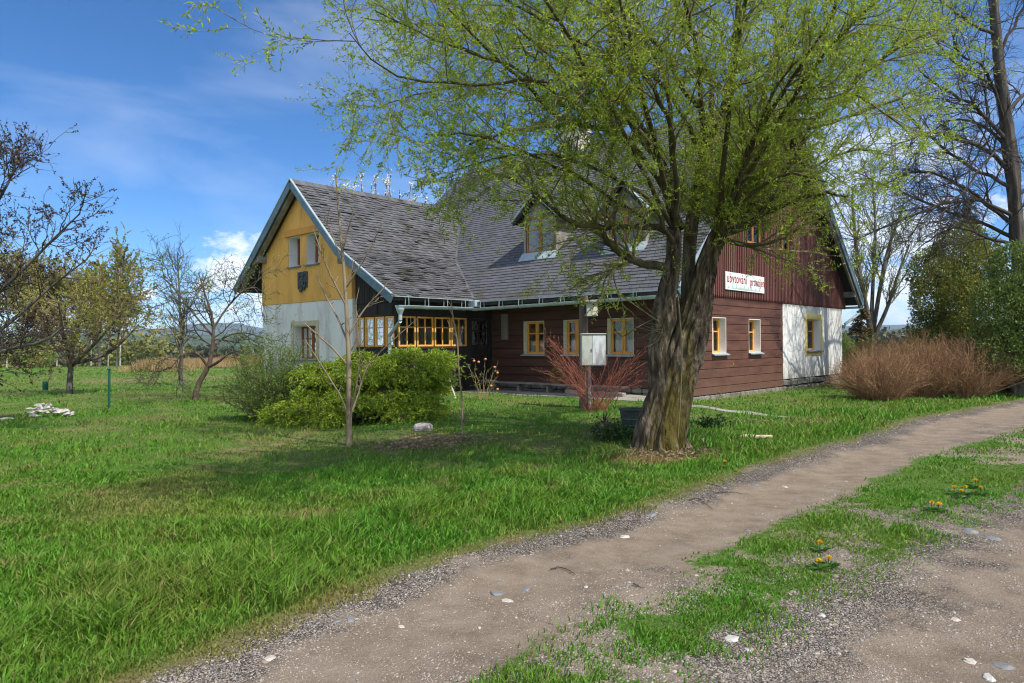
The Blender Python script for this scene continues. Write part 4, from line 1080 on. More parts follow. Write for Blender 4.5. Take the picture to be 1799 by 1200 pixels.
def bark_tube(pts, k=70, n=56, amp=.03, seed=0, vs=1.3):
    """fissured trunk: pts rows x,y,z,r"""
    A = resample(pts, k); P = A[:, :3]; R = A[:, 3]
    T = unit(np.gradient(P, axis=0)); X = unit(np.cross(T, np.array([0, 1., 0]))); Yv = np.cross(X, T)
    an = np.arange(n)*2*np.pi/n
    hh = np.cumsum(np.r_[0, np.linalg.norm(np.diff(P, axis=0), axis=1)])
    tw = an[None]+.25*hh[:, None]
    lat = (fbm(np.cos(an)[None]*9+seed+12+.5*np.sin(hh*1.7)[:, None], np.sin(an)[None]*9+hh[:, None]*vs*.8+seed+20, 3)-.5)*1.5
    lat2 = np.abs(fbm(np.cos(an)[None]*5.5+hh[:, None]*.5+seed+50, np.sin(an)[None]*5.5+hh[:, None]*vs+seed+70, 4)-.5)
    d = 1+0*lat
    rad = R[:, None]*(1+.10*np.sin(an*3+seed)[None]+.07*np.sin(an*5+2+hh[:, None])) + amp*(2.2*lat-4*np.clip(.10-lat2, 0, 1)*2)
    V = P[:, None]+rad[..., None]*(X[:, None]*np.cos(an)[None, :, None]+Yv[:, None]*np.sin(an)[None, :, None])
    ii = np.arange(k*n).reshape(k, n); a = ii[:-1]; c = ii[1:]
    Fq = np.stack([a, np.roll(a, -1, 1), np.roll(c, -1, 1), c], -1).reshape(-1, 4)
    return V.reshape(-1, 3), Fq
def bark(name, cols, moss=None, scale=5, bump=.02, isl=False):
    return mat(name, cols, scale, .9, bump, 14, stretch=(1,1,.25), dirt=moss, dirt_scale=1.2, dirt_pos=(.50,.60), island=isl, spec=.15)
willowbark = bark('willow_bark', [(.024,.018,.013),(.105,.080,.055),(.25,.205,.15)], (.085,.070,.018), 14, .09)
limbbark = bark('limb_bark', [(.04,.034,.022),(.11,.092,.058)], (.085,.08,.025), 5, .01)
twigm = mat('willow_twig', [(.12,.10,.045),(.24,.20,.09)], 3, .7, island=True, isl_cols=[(.06,.048,.03),(.20,.16,.08),(.32,.28,.13)], mixf=.7)
def leafmat(name, isl, trans=.45, rough=.5): return mat(name, [isl[0], isl[-1]], .8, rough, island=True, isl_cols=isl, mixf=.8, trans=trans, spec=.3)
willowleaf = leafmat('willow_leaf', [(.15,.25,.020),(.34,.46,.035),(.50,.60,.07)], .5)

# ================================================================== THE BIG WILLOW
TB = foot(1160, 786); D0 = TB[1]; kk = D0/F
def wp(x, y, dy=0.0, hw=5):
    if y < 420 and x < 1000: x = max(1000-(1000-x)*.82, 600+random.uniform(0, 25))
    if y < 420: dy = dy-1.3*min(max((1150-x)/600, 0), 1)-.9*min(max((330-y)/400, 0), 1)
    Y = D0+dy; p = at(x, y, Y); return (p[0], p[1], p[2], hw*Y/F)
willow = thing('willow_tree', 'large old leaning willow with mossy fissured forked trunk and fresh yellow-green leaves', 'tree', TB)
VF = [bark_tube([(TB[0]-.04, TB[1], TB[2]-.15, .40), (TB[0]-.03, TB[1], TB[2]+.08, .355), wp(1162,745,0,40), wp(1173,700,0,36), wp(1187,650,0,35), wp(1201,615,.02,33), wp(1213,580,.02,29), wp(1225,545,.04,24), wp(1234,505,.05,19), wp(1242,470,.02,16.5), wp(1252,440,0,14), wp(1262,415,0,13), wp(1266,404,0,9)], 190, 110, .034, 3),
      bark_tube([wp(1165,735,-.06,20), wp(1160,690,-.10,18), wp(1157,650,-.14,16), wp(1157,615,-.16,15), wp(1162,585,-.16,17), wp(1168,558,-.15,21), wp(1172,522,-.12,17), wp(1181,480,-.1,14), wp(1186,440,-.08,12.5), wp(1187,405,-.05,11.5)], 120, 50, .016, 8),
      bark_tube([wp(1212,610,.3,20), wp(1209,540,.35,13), wp(1211,470,.38,11), wp(1216,400,.3,11), wp(1228,330,.3,11), wp(1240,285,.3,11)], 60, 30, .01, 21)]
# root flares
for a in (3.5, 4.6, 5.6):
    c, s = math.cos(a+.4), math.sin(a+.4)
    VF.append(bark_tube([(TB[0]+.24*c, TB[1]+.20*s, TB[2]+.35, .10), (TB[0]+.27*c, TB[1]+.27*s, TB[2]+.12, .10), (TB[0]+.42*c, TB[1]+.42*s, TB[2]-.08, .07)], 26, 20, .02, int(a*9)))
V, Fq = join(VF)
trunk = mesh_obj('trunk', V, Fq, willowbark, willow, smooth=True)
for m_ in ():
    pass
LS = [
 [wp(1186,410,-.05,12), wp(1150,400,-.3,9), wp(1070,398,-.8,7.5), wp(1005,388,-1.2,6.5), wp(950,352,-1.3,5), wp(885,312,-1.2,3.5), wp(820,300,-1.1,2)],
 [wp(1172,470,-.2,12), wp(1130,462,-.5,11), wp(1090,445,-.7,10), wp(1065,415,-.8,8), wp(1050,395,-.8,4)],
 [wp(1186,405,-.05,11), wp(1178,340,-.1,10), wp(1160,270,0,9), wp(1093,173,.3,7), wp(1033,133,.4,6), wp(943,83,.5,4.5), wp(860,20,.6,3)],
 [wp(1180,350,-.1,9), wp(1130,270,-.6,8), wp(1067,227,-.9,7), wp(977,207,-1.2,6), wp(900,140,-1.3,5), wp(833,90,-1.4,4), wp(740,10,-1.5,2.5)],
 [wp(1170,290,-.2,8), wp(1100,205,-.5,6), wp(1000,217,-1.0,5), wp(867,233,-1.4,4), wp(790,250,-1.7,3)],
 [wp(1185,300,-.4,7), wp(1170,150,-1.0,6), wp(1100,123,-1.4,5.5), wp(1017,133,-1.8,4.5), wp(900,141,-2.1,4), wp(767,143,-2.4,3.5), wp(670,143,-2.6,3), wp(600,117,-2.7,2.2), wp(520,57,-2.8,1.2)],
 [wp(1228,330,.3,14), wp(1233,292,.2,13), wp(1250,240,.1,12), wp(1267,210,.1,11), wp(1287,150,.1,10), wp(1300,42,0,8), wp(1310,-90,0,6), wp(1315,-260,0,4)],
 [wp(1250,245,.1,9), wp(1233,187,.0,8.5), wp(1204,154,-.1,8), wp(1175,96,-.1,7), wp(1104,12,-.2,6), wp(1050,-70,-.3,4)],
 [wp(1200,330,.2,9), wp(1120,230,.6,8), wp(1100,179,.8,7.5), wp(1075,33,1.0,6.5), wp(1060,-100,1.1,5)],
 [wp(1245,270,.4,9), wp(1254,142,.8,7.5), wp(1212,75,1.0,6.5), wp(1196,0,1.1,6), wp(1190,-140,1.2,4)],
 [wp(1262,415,0,12), wp(1300,400,-.1,11), wp(1341,375,-.2,10), wp(1380,300,-.2,8.5), wp(1425,225,-.3,7.5), wp(1491,158,-.4,6.5), wp(1550,104,-.4,5), wp(1640,55,-.5,3)],
 [wp(1341,375,-.2,9), wp(1400,352,-.5,7), wp(1450,340,-.8,5), wp(1490,345,-1.0,2.5)],
 [wp(1262,415,0,12), wp(1270,350,.2,10), wp(1300,290,.5,8), wp(1320,200,.9,7), wp(1370,90,1.2,6), wp(1400,-60,1.5,4)],
 [wp(1262,415,0,10), wp(1290,340,-.5,8), wp(1330,240,-1.1,6.5), wp(1400,130,-1.6,5), wp(1470,20,-2.0,4), wp(1500,-90,-2.2,2.5)],
 [wp(1240,285,.3,10), wp(1300,180,1.2,8), wp(1400,110,1.9,6), wp(1500,60,2.4,4), wp(1600,30,2.7,2)],
 [wp(1186,405,-.05,9), wp(1190,330,-.9,7.5), wp(1180,220,-1.6,6), wp(1120,90,-2.1,5), wp(1080,-60,-2.5,3.5)],
 [wp(1200,400,.3,9), wp(1150,300,1.2,7), wp(1060,200,1.9,6), wp(960,120,2.3,5), wp(860,60,2.6,3), wp(760,30,2.7,2)],
 [wp(1186,430,-.1,7), wp(1140,350,-.9,5.5), wp(1060,300,-1.4,4.5), wp(960,270,-1.6,3.5), wp(860,275,-1.8,2.5), wp(760,300,-1.8,1.6)],
 [wp(1262,420,0,8), wp(1330,430,-.3,6), wp(1385,415,-.5,4), wp(1425,380,-.6,2.4)],
]
LS += [
 [wp(1262,415,0,7), wp(1320,345,-.6,5.5), wp(1390,305,-1.0,4), wp(1455,320,-1.3,2)],
 [wp(1300,398,-.1,7), wp(1345,300,.1,5.5), wp(1375,210,.2,4), wp(1440,160,.3,3), wp(1520,150,.4,1.5)],
 [wp(1262,415,0,6), wp(1310,300,-.9,5), wp(1350,190,-1.4,4), wp(1400,110,-1.7,3), wp(1480,70,-1.9,1.5)],
 [wp(1341,375,-.2,6), wp(1420,300,.4,4.5), wp(1500,265,.7,3), wp(1570,270,.9,1.5)],
 [wp(1150,400,-.3,6), wp(1050,330,-1.0,5), wp(940,280,-1.5,4), wp(820,240,-1.9,3), wp(700,235,-2.2,2)],
 [wp(1093,173,.3,6), wp(980,90,.9,5), wp(820,50,1.2,4), wp(680,40,1.4,3), wp(560,30,1.5,1.5)],
 [wp(1130,270,-.6,6), wp(1010,180,-1.2,5), wp(860,110,-1.6,4), wp(720,70,-1.9,3), wp(590,20,-2.1,1.5)],
 [wp(1100,123,-1.4,5), wp(960,40,-1.8,4), wp(800,-30,-2.0,3), wp(640,-60,-2.2,2)],
 [wp(1100,205,-.5,5), wp(960,180,.2,4), wp(830,150,.6,3.5), wp(700,160,.9,2.5), wp(590,190,1.0,1.5)],
 [wp(1425,225,-.3,5), wp(1510,200,.2,4), wp(1590,170,.5,3), wp(1650,130,.6,1.5)],
 [wp(1400,130,-1.6,4), wp(1480,150,-1.2,3.5), wp(1560,200,-.9,2.5), wp(1610,240,-.8,1.5)],
 [wp(1240,285,.3,8), wp(1230,100,-.8,6.5), wp(1180,-120,-2.2,5), wp(1120,-420,-3.6,3), wp(1060,-700,-4.6,1.5)],
 [wp(1262,415,0,8), wp(1290,150,-1.4,6.5), wp(1350,-150,-2.8,5), wp(1450,-500,-4.2,3)],
 [wp(1186,405,-.05,8), wp(1120,120,-1.6,6), wp(1000,-150,-2.9,4.5), wp(860,-420,-4.0,2.5)],
 [wp(1186,405,-.05,7), wp(1060,160,-1.9,5.5), wp(900,-60,-2.9,4), wp(720,-220,-3.4,2.5)],
 [wp(1262,415,0,7), wp(1380,200,-1.4,5.5), wp(1500,40,-2.2,4), wp(1640,-60,-2.6,2)],
 [wp(1240,285,.3,7), wp(1130,60,.6,5.5), wp(960,-60,.8,4), wp(760,-120,.8,2.5)],
]
LP, LR = limbs(LS, 20); LR *= .64
LP[:, 2:] += .012*rng.normal(size=LP[:, 2:].shape)
fan = np.exp(-((LP[:, 0, 2:3]) - 0)*0)
B1, R1 = sprout(LP, LR, 720, .30, 1, 46, 14, 1.10, .35, .5, 9, .10, (0,0,.03), .0045, .25)
hub = [(1186,405,-.05), (1262,418,0), (1238,290,.3), (1170,555,-.15), (1300,395,-.1), (1341,378,-.2)]
hp = np.array([[at(x, y, D0+d) for _ in range(2)] for x, y, d in hub]); hp[:, 1, 2] += .12; hp[:, 1, 0] += .02
HB, HR = sprout(hp, np.full((6, 2), .05), 150, 0, 1, 42, 26, 1.2, .35, .5, 9, .07, (0,0,.04), .004, .3, w=np.array([.8, 2.0, .7, .2, 1.6, 1.6]), r0=.006)
B2, R2 = sprout(np.concatenate([B1, HB]), np.concatenate([R1, HR]), 4300, .12, 1, 42, 15, .55, .35, .55, 7, .13, (0,0,.02), .0024, .35)
B3, R3 = sprout(B2, R2, 14500, .15, 1, 38, 15, .28, .35, .6, 5, .15, (0,0,.0), .0018, .4)
FR, FRr = sprout(LP[6:10], LR[6:10], 60, .3, 1, 60, 20, 1.4, .3, .4, 9, .1, (0,0,-.06), .004, .3)
F2, F2r = sprout(FR, FRr, 420, .1, 1, 40, 15, .5, .3, .5, 6, .12, (0,0,-.03), .0024, .35)
woodmesh('limb', [(LP, LR)], limbbark, willow, [12])
woodmesh('branches', [(B1, R1), (HB, HR), (B2, R2), (B3, R3), (FR, FRr), (F2, F2r)], twigm, willow, [6, 5, 4, 3, 5, 3])
V, Fq = join([leafset(B3, 12, .052, .014, .05, .65, .6), leafset(B2, 9, .052, .014, .25, .65, .6), leafset(B1, 14, .05, .014, .35, .65, .6), leafset(F2, 10, .046, .0105, .2, .65, .6), leafset(HB, 5, .04, .010, .4, .7, .6)])
mesh_obj('crown', V, Fq, willowleaf, willow)
# hanging water shoots on the trunk
S1, S1r = sprout(np.array([[wp(1160,560,-.3)[:3], wp(1170,600,-.4)[:3]]]), np.full((1, 2), .05), 26, 0, 1, 80, 25, .55, .4, .2, 7, .08, (-.05,-.02,.06), .003, .4, r0=.005, bias=(-1.5,-1.2,.3))
S2, S2r = limbs([[wp(1192,520,-.5,1.6), wp(1196,570,-.56,1.5), wp(1198,620,-.6,1.3), wp(1195,700,-.64,1.2), wp(1190,770,-.66,1)],
                 [wp(1062,515,-.4,1.0), wp(1068,545,-.4,1.0), wp(1090,590,-.4,1.0), wp(1120,575,-.3,1.0), wp(1150,560,-.2,1.2)]], 14)
woodmesh('water_shoots', [(S1, S1r), (S2, S2r)], twigm, willow, [4, 5])
# moss cushions
def moss_on(n):
    pts = []
    for _ in range(n):
        y = random.uniform(600, 785); x = 1197-(y-600)*.25-random.uniform(8, 50)
        pts.append(at(x, y, D0-.40+.3*((1180-x)/60)**2))
    return np.array(pts)

# ================================================================== GENERIC TREES
def simple_tree(name, label, cat, base, trunk, n, L, ang, barkm, twm, leafm=None, leafn=(8, .05, .03), group=None, trop=(0,0,.04), t0=.3, r1=.4, wander=.12, extra_limbs=None, lfall=.5, crown='crown', minr=(.012,.007,.004), fold=.05, sd=12, leafspread=.8, kind=None):
    T = thing(name, label, cat, base, group, kind)
    TP, TR = limbs([trunk]+(extra_limbs or []), 14)
    A1, a1 = sprout(TP, TR, n[0], t0, 1, ang[0], sd, L[0], .25, r1, 9, wander, trop, minr[0], .3, lfall=lfall)
    A2, a2 = sprout(A1, a1, n[1], .15, 1, ang[1], 14, L[1], .3, .55, 7, wander, trop, minr[1], .35)
    sets = [(A1, a1), (A2, a2)]; sd_ = [6, 4]
    if n[2]:
        A3, a3 = sprout(A2, a2, n[2], .15, 1, ang[1], 16, L[2], .3, .6, 5, wander*1.2, trop, minr[2], .4); sets.append((A3, a3)); sd_.append(3)
    else: A3 = A2
    woodmesh('trunk', [(TP, TR)], barkm, T, [12]); woodmesh('branches', sets, twm, T, sd_)
    if leafm:
        V, Fq = leafset(A3, leafn[0], leafn[1], leafn[2], .1, leafspread, .5, fold=fold); mesh_obj(crown, V, Fq, leafm, T)
    return T, A1, A2, A3
def tp(base, pts):
    """trunk from pixel points at the distance of its foot: (x, y, dy, half width px)"""
    out = [(base[0], base[1], base[2]-.05, pts[0][3]*base[1]/F*1.15)]
    for x, y, dy, hw in pts:
        p = at(x, y, base[1]+dy); out.append((p[0], p[1], p[2], hw*(base[1]+dy)/F))
    return out
greybark = bark('grey_bark', [(.05,.045,.04),(.16,.145,.125)], None, 6, .01)
darktwig = mat('dark_twig', [(.03,.025,.022),(.08,.068,.055)], 4, .8, island=True, isl_cols=[(.025,.02,.018),(.09,.075,.06)])
bud = leafmat('brown_bud', [(.035,.022,.015),(.08,.05,.03)], .1)
freshleaf = leafmat('fresh_leaf', [(.20,.24,.03),(.42,.44,.07),(.30,.25,.06)], .45)
palegreen = leafmat('pale_green_leaf', [(.09,.17,.025),(.20,.32,.05),(.30,.42,.09)], .45)
whitebark = mat('birch_bark', [(.30,.29,.26),(.52,.51,.48)], 3, .8, dirt=(.05,.045,.04), dirt_scale=5, dirt_pos=(.55,.6), stretch=(1,1,.5))
brownleaf = leafmat('brown_leaf', [(.09,.045,.025),(.2,.11,.05)], .2)
# big bare tree at the left edge, trunk just outside the picture
b = np.array([-11.9, 13.6, gz(-11.9, 13.6)])
def lp(x, y, dy, hw):
  x = x if x < 0 else x*.86; p = at(x, y, 13.6+dy); return (p[0], p[1], p[2], hw*(13.6+dy)/F)
simple_tree('budding_tree', 'bare dark budding tree reaching in from the left edge of the meadow', 'tree', b,
  [(b[0], b[1], b[2]-.1, .26), (b[0]+.03, b[1], b[2]+1.2, .22), (b[0]+.1, b[1], 2.6, .17), (b[0]+.3, b[1], 4.4, .11), (b[0]+.5, b[1], 6.2, .05)],
  (110, 800, 2100), (1.05, .6, .28), (45, 42), greybark, darktwig, bud, (12, .042, .028), t0=.12, lfall=.35, r1=.35, trop=(0,0,.05), minr=(.012,.006,.0035),
  extra_limbs=[[lp(-190,640,0,7), lp(-60,560,-.2,4.5), lp(40,480,-.3,3), lp(110,420,-.4,1.8), lp(165,375,-.5,1.2)],
               [lp(-190,620,0,9), lp(-90,470,.2,4.5), lp(-20,380,.3,3), lp(25,310,.3,1.8), lp(42,260,.3,1.2)],
               [lp(-190,660,0,8), lp(-60,620,.5,4), lp(30,560,.7,3), lp(110,500,.8,1.8), lp(180,455,.9,1.2)],
               [lp(-190,670,0,7), lp(-60,640,-.8,4), lp(30,610,-1,2.6), lp(90,600,-1.1,2.5), lp(135,570,-1.1,1)],
               [lp(-190,600,0,7), lp(-110,430,-.8,6), lp(-60,300,-1,4), lp(0,250,-1.1,2.5)]])
# broad young tree on the meadow
b = foot(122, 692)
simple_tree('broad_crowned_tree', 'small broad crowned meadow tree with yellow-green opening leaves, left of the green post', 'tree', b,
  tp(b, [(123,668,0,4.8), (125,645,0,4.2), (128,610,0,3), (135,575,0,2), (145,530,0,1.2)]), (50, 330, 900), (1.75, .8, .4), (48, 36), greybark, mat('brown_twig', [(.14,.11,.06),(.27,.21,.12)], 4, .8, island=True), freshleaf, (7, .075, .05), t0=.28, r1=.55, lfall=.35, trop=(0,0,.03), minr=(.02,.01,.006),
  extra_limbs=[tp(b, [(125,650,0,2.5), (95,605,.3,3), (72,565,.5,1.5)])[1:], tp(b, [(125,645,0,2.5), (170,600,-.3,3), (215,550,-.5,1.5)])[1:], tp(b, [(126,640,0,2.5), (190,620,.6,3), (245,570,1,1.2)])[1:], tp(b, [(126,640,0,2.5), (112,590,-.8,3), (104,530,-1.5,1.2)])[1:]])
# leaning fruit tree
b = foot(343, 703)
simple_tree('fruit_tree', 'gnarled leaning fruit tree with bare spreading crown', 'tree', b,
  tp(b, [(345,688,0,5.2), (352,668,0,4.6), (366,645,0,4), (374,610,0,3), (374,560,0,2.2), (362,520,0,1.6), (350,480,0,.9)]), (52, 420, 1200), (1.4, .7, .33), (58, 50), bark('fruit_bark', [(.06,.042,.034),(.17,.12,.095)], None, 8, .01), darktwig, palegreen, (4, .05, .03), t0=.42, r1=.5, wander=.2, trop=(0,0,.02), lfall=.2,
  extra_limbs=[tp(b, [(366,645,0,2.4), (345,620,-.2,1.8), (320,625,-.4,1.3), (298,650,-.5,.7)])[1:], tp(b, [(374,610,0,2.2), (400,590,.2,1.7), (430,585,.3,1.2), (452,590,.4,.7)])[1:], tp(b, [(374,580,0,2), (400,540,.2,1.6), (430,510,.3,1.5), (452,505,.3,.8)])[1:], tp(b, [(374,590,0,2), (340,550,.2,1.6), (310,510,.3,1.5), (290,490,.3,.8)])[1:], tp(b, [(366,645,0,3), (385,635,-.2,2.4), (405,620,-.3,1.5), (430,615,-.4,.8)])[1:]])
b = foot(318, 678)
simple_tree('bare_tree', 'slender upright bare tree behind the leaning fruit tree', 'tree', b,
  tp(b, [(318,650,0,3), (319,600,0,2.4), (317,540,0,1.8), (315,490,0,1.2), (313,450,0,.8)]), (46, 200, 350), (1.5, .7, .35), (35, 34), greybark, darktwig, None, t0=.25, r1=.45)
# woods behind the meadow
birchtw = mat('birch_twig', [(.13,.11,.06),(.24,.20,.10)], 4, .8, island=True)
haze_leaf = leafmat('birch_leaf', [(.20,.20,.04),(.36,.36,.08),(.27,.19,.07)], .45)
for i, (x, yb, yt, hw, lab) in enumerate(((211,655,470,2.6,'white stemmed birch at the right end of the wood edge'), (100,668,500,2,'thin birch behind the small broad crowned tree'), (43,662,470,2.2,'pale birch in the wood edge, left of the thin birch'), (12,662,450,2.4,'birch at the far left of the wood edge'), (75,660,520,1.8,'short birch between two taller birches of the wood edge'), (160,660,500,1.8,'birch rising among the dark spruces'), (190,656,520,1.5,'small birch next to the white stemmed birch'), (-60,664,450,2.2,'birch beyond the left edge of the wood'))):
    Y = 62+5*(i % 3); p = at(x, yb, Y); b = np.array([p[0], p[1], gz(p[0], p[1])]); top = at(x+4, yt, Y)
    simple_tree('birch_tree', lab, 'tree', b, [(b[0],b[1],b[2],hw*.45*Y/F*1.3), (b[0]+.1,b[1],b[2]*.5+top[2]*.5,hw*.36*Y/F), (top[0],top[1],top[2],.03)], (40, 200, 600), (3.2, 1.7, .9), (38, 35), whitebark, birchtw, haze_leaf, (22, .15, .11), group='birches at the wood edge', t0=.3, r1=.4, minr=(.03,.02,.012), trop=(0,0,.02))
spruce = leafmat('spruce_needles', [(.012,.03,.012),(.03,.06,.02),(.05,.09,.03)], .1)
def spruce_tree(base, h, wd, lab, name='spruce_tree', group=None, m=None, n=130, leaf=(26, .16, .035)):
    T = thing(name, lab, 'tree', base, group)
    P = np.array([[base+[0,0,0], base+[0,0,h*.5], base+[0,0,h]]]); R = np.array([[wd*.06, wd*.04, .02]])
    woodmesh('trunk', [(P, R)], greybark, T, [8])
    t = rng.random(n)**.8; z = h*(.06+.93*t); L = wd*.5*(1-t)*rng.uniform(.75, 1.15, n)+.12; a = rng.uniform(0, 2*np.pi, n)
    k = 6; s = np.linspace(0, 1, k)
    Q = np.zeros((n, k, 3)); 
    Q[..., 0] = base[0]+np.cos(a)[:, None]*L[:, None]*s; Q[..., 1] = base[1]+np.sin(a)[:, None]*L[:, None]*s; Q[..., 2] = base[2]+z[:, None]-L[:, None]*(.35*s-.18*s**2)
    V, Fq = leafset(Q, leaf[0], leaf[1]*h/7, leaf[2]*h/7, .05, .45, .8, droop=.25); mesh_obj('crown', V, Fq, m or spruce, T); return T
for x, yb, yt, wpx, lab in ((175,655,600,60,'dark low spruce behind the broad crowned tree'), (135,660,590,50,'dark spruce half hidden by the broad crowned tree'), (205,655,610,40,'dark spruce beside the white stemmed birch'), (240,652,622,36,'small dark spruce at the right end of the wood edge'), (30,662,600,40,'dark spruce at the far left of the wood edge')):
    Y = 60; p = at(x, yb, Y); b = np.array([p[0], p[1], gz(p[0], p[1])]); tz = at(x, yt, Y)[2]
    spruce_tree(b, tz-b[2], wpx*Y/F, lab, group='spruces at the wood edge')
def bush(name, lab, cat, base, rx, ry, h, nst, ntw, twm, leafm, ln, group=None, spread=35, L2=.4, crown='leaves', r0=.008, minr=.003, lm=1.0, trop=(0,0,.03)):
    T = thing(name, lab, cat, base, group)
    n = nst; a = rng.uniform(0, 2*np.pi, n); rad = np.sqrt(rng.random(n))
    k = 9; s = np.linspace(0, 1, k)
    bx = base[0]+.35*rx*rad*np.cos(a); by = base[1]+.35*ry*rad*np.sin(a)
    hh = h*np.sqrt(np.clip(1-(rad*.92)**2, .05, 1))*rng.uniform(.7, 1.05, n)
    Q = np.zeros((n, k, 3)); w1 = rng.normal(size=(n, 1))*.04; w2 = rng.normal(size=(n, 1))*.04
    Q[..., 0] = bx[:, None]+(rx*rad*np.cos(a)*.72)[:, None]*s**1.25+w1*np.sin(s*7)
    Q[..., 1] = by[:, None]+(ry*rad*np.sin(a)*.72)[:, None]*s**1.25+w2*np.sin(s*6)
    Q[..., 2] = base[2]-.03+hh[:, None]*s
    R = r0*np.linspace(1, .35, k)[None]*rng.uniform(.6, 1.3, (n, 1))
    A2, a2 = sprout(Q, R, ntw, .15, 1, spread, 15, L2, .35, .6, 6, .12, trop, minr, .4)
    woodmesh('stems', [(Q, R), (A2, a2)], twm, T, [5, 3])
    if leafm: 
        V, Fq = leafset(A2, ln[0], ln[1], ln[2], .1, .8, .5); mesh_obj(crown, V, Fq, leafm, T)
    return T
p = at(157, 650, 55); bush('green_bush', 'fresh green round bush at the wood edge by the birches', 'bush', np.array([at(62,660,56)[0], 56, gz(-40,56)]), 1.6, 1.4, 2.9, 60, 500, birchtw, palegreen, (16,.14,.08), r0=.02, minr=.008, L2=.9)
# dry reeds in the hollow
def tuftfield(name, lab, cx, cy, rx, ry, h, n, m, w=.02):
    X = cx+rng.normal(size=n)*rx*.5; Y = cy+rng.normal(size=n)*ry*.5; Z = ground(X, Y)
    D = unit(np.stack([rng.normal(size=n)*.25, rng.normal(size=n)*.25, np.ones(n)], 1))
    env = np.exp(-((X-cx)/rx)**2)
    V, Fq = leaves(np.stack([X, Y, Z], 1), D, h*env*rng.uniform(.5, 1.2, n), w)
    return tag(mesh_obj(name, V, Fq, m, loc=(cx, cy, gz(cx, cy))), lab, 'reeds', kind='stuff')
reed = leafmat('dry_reed', [(.30,.20,.09),(.50,.36,.18)], .3)
p = at(283, 668, 44); tuftfield('dry_reeds', 'orange dry reeds in the hollow behind the bare trees', p[0], 44, 1.7, 1.5, .85, 4500, reed, .04)
p = at(345, 664, 52); tuftfield('dry_reeds', 'low straw coloured reeds right of the orange reed clump', p[0], 52, 4, 2, .7, 6000, reed, .04)
p = at(425, 650, 75); tuftfield('dry_reeds', 'rust coloured dry strip beside the house corner', p[0], 75, 5, 3, .9, 6000, mat('rust_reed', [(.25,.12,.06),(.36,.18,.09)], 2, .9), .07)
# far tree belts
def belt(name, lab, Y0, x0, x1, n, h, m, leafsz, depth=60):
    X = rng.uniform((x0-900)/F*Y0, (x1-900)/F*Y0, n); Y = Y0+rng.uniform(0, depth, n); Z = ground(X, Y)
    hh = h*rng.uniform(.6, 1.2, n); k = 90
    c = np.repeat(np.stack([X, Y, Z+hh*.55], 1), k, 0); r = np.repeat(hh, k)[:, None]
    q = unit(rng.normal(size=(n*k, 3)))*rng.random((n*k, 1))**.4*np.array([.33, .33, .5])*r
    V, Fq = leaves(c+q, unit(rng.normal(size=(n*k, 3))), leafsz, leafsz*.8)
    return tag(mesh_obj(name, V, Fq, m), lab, 'wood', kind='stuff')
fw = leafmat('far_wood', [(.03,.05,.02),(.07,.09,.035),(.10,.075,.045)], .1)
belt('wood_edge', 'hazy brown-green thicket closing the meadow behind the birches', 85, -600, 245, 95, 4.3, leafmat('thicket', [(.14,.11,.045),(.26,.25,.07),(.13,.16,.04)], .2), .5, 18)
belt('distant_wood', 'distant dark strip of woodland below the blue hills', 300, -500, 640, 330, 8, fw, 2.0)
belt('distant_wood', 'distant strip of woodland behind the bushes to the right', 260, 1420, 2300, 260, 9, fw, 1.9)
# blossom behind the wing roof
b = np.array([at(655, 600, 37)[0], 37., .1])
def bl(x, y, hw): p = at(x, y, 37+random.uniform(-.5, .5)); return (p[0], p[1], p[2], hw*.03)
bt = thing('blossoming_tree', 'tree with white blossom twigs rising behind the wing roof', 'tree', b)
sh = [[(b[0], b[1], 3., .14), bl(650,460,2), bl((x+650)/2,400,1.2), bl(x-3,355,.8), bl(x,y,.4)] for x, y in ((588,312),(600,322),(611,318),(628,312),(640,308),(657,310),(664,318),(680,304),(692,312),(706,330),(722,325),(735,340),(748,350))]
SP, SR_ = limbs(sh, 14); SP[:, 4:] += .09*rng.normal(size=SP[:, 4:].shape)*np.linspace(0, 1, 10)[None, :, None]; S3, S3r = sprout(SP, SR_, 150, .6, 1, 30, 10, .5, .3, .6, 5, .1, (0,0,.08), .007, .4)
woodmesh('trunk', [limbs([[(b[0],b[1],0,.22),(b[0],b[1],1.6,.18),(b[0],b[1],3.2,.14)]], 8)], greybark, bt, [10])
woodmesh('branches', [(SP, SR_), (S3, S3r)], darktwig, bt, [4, 3])
V, Fq = join([leafset(S3, 12, .09, .09, .1, 1, .1), leafset(SP, 30, .09, .09, .75, 1, .1)]); mesh_obj('blossom', V, Fq, leafmat('white_blossom', [(.7,.7,.68),(.85,.85,.85)], .3), bt)
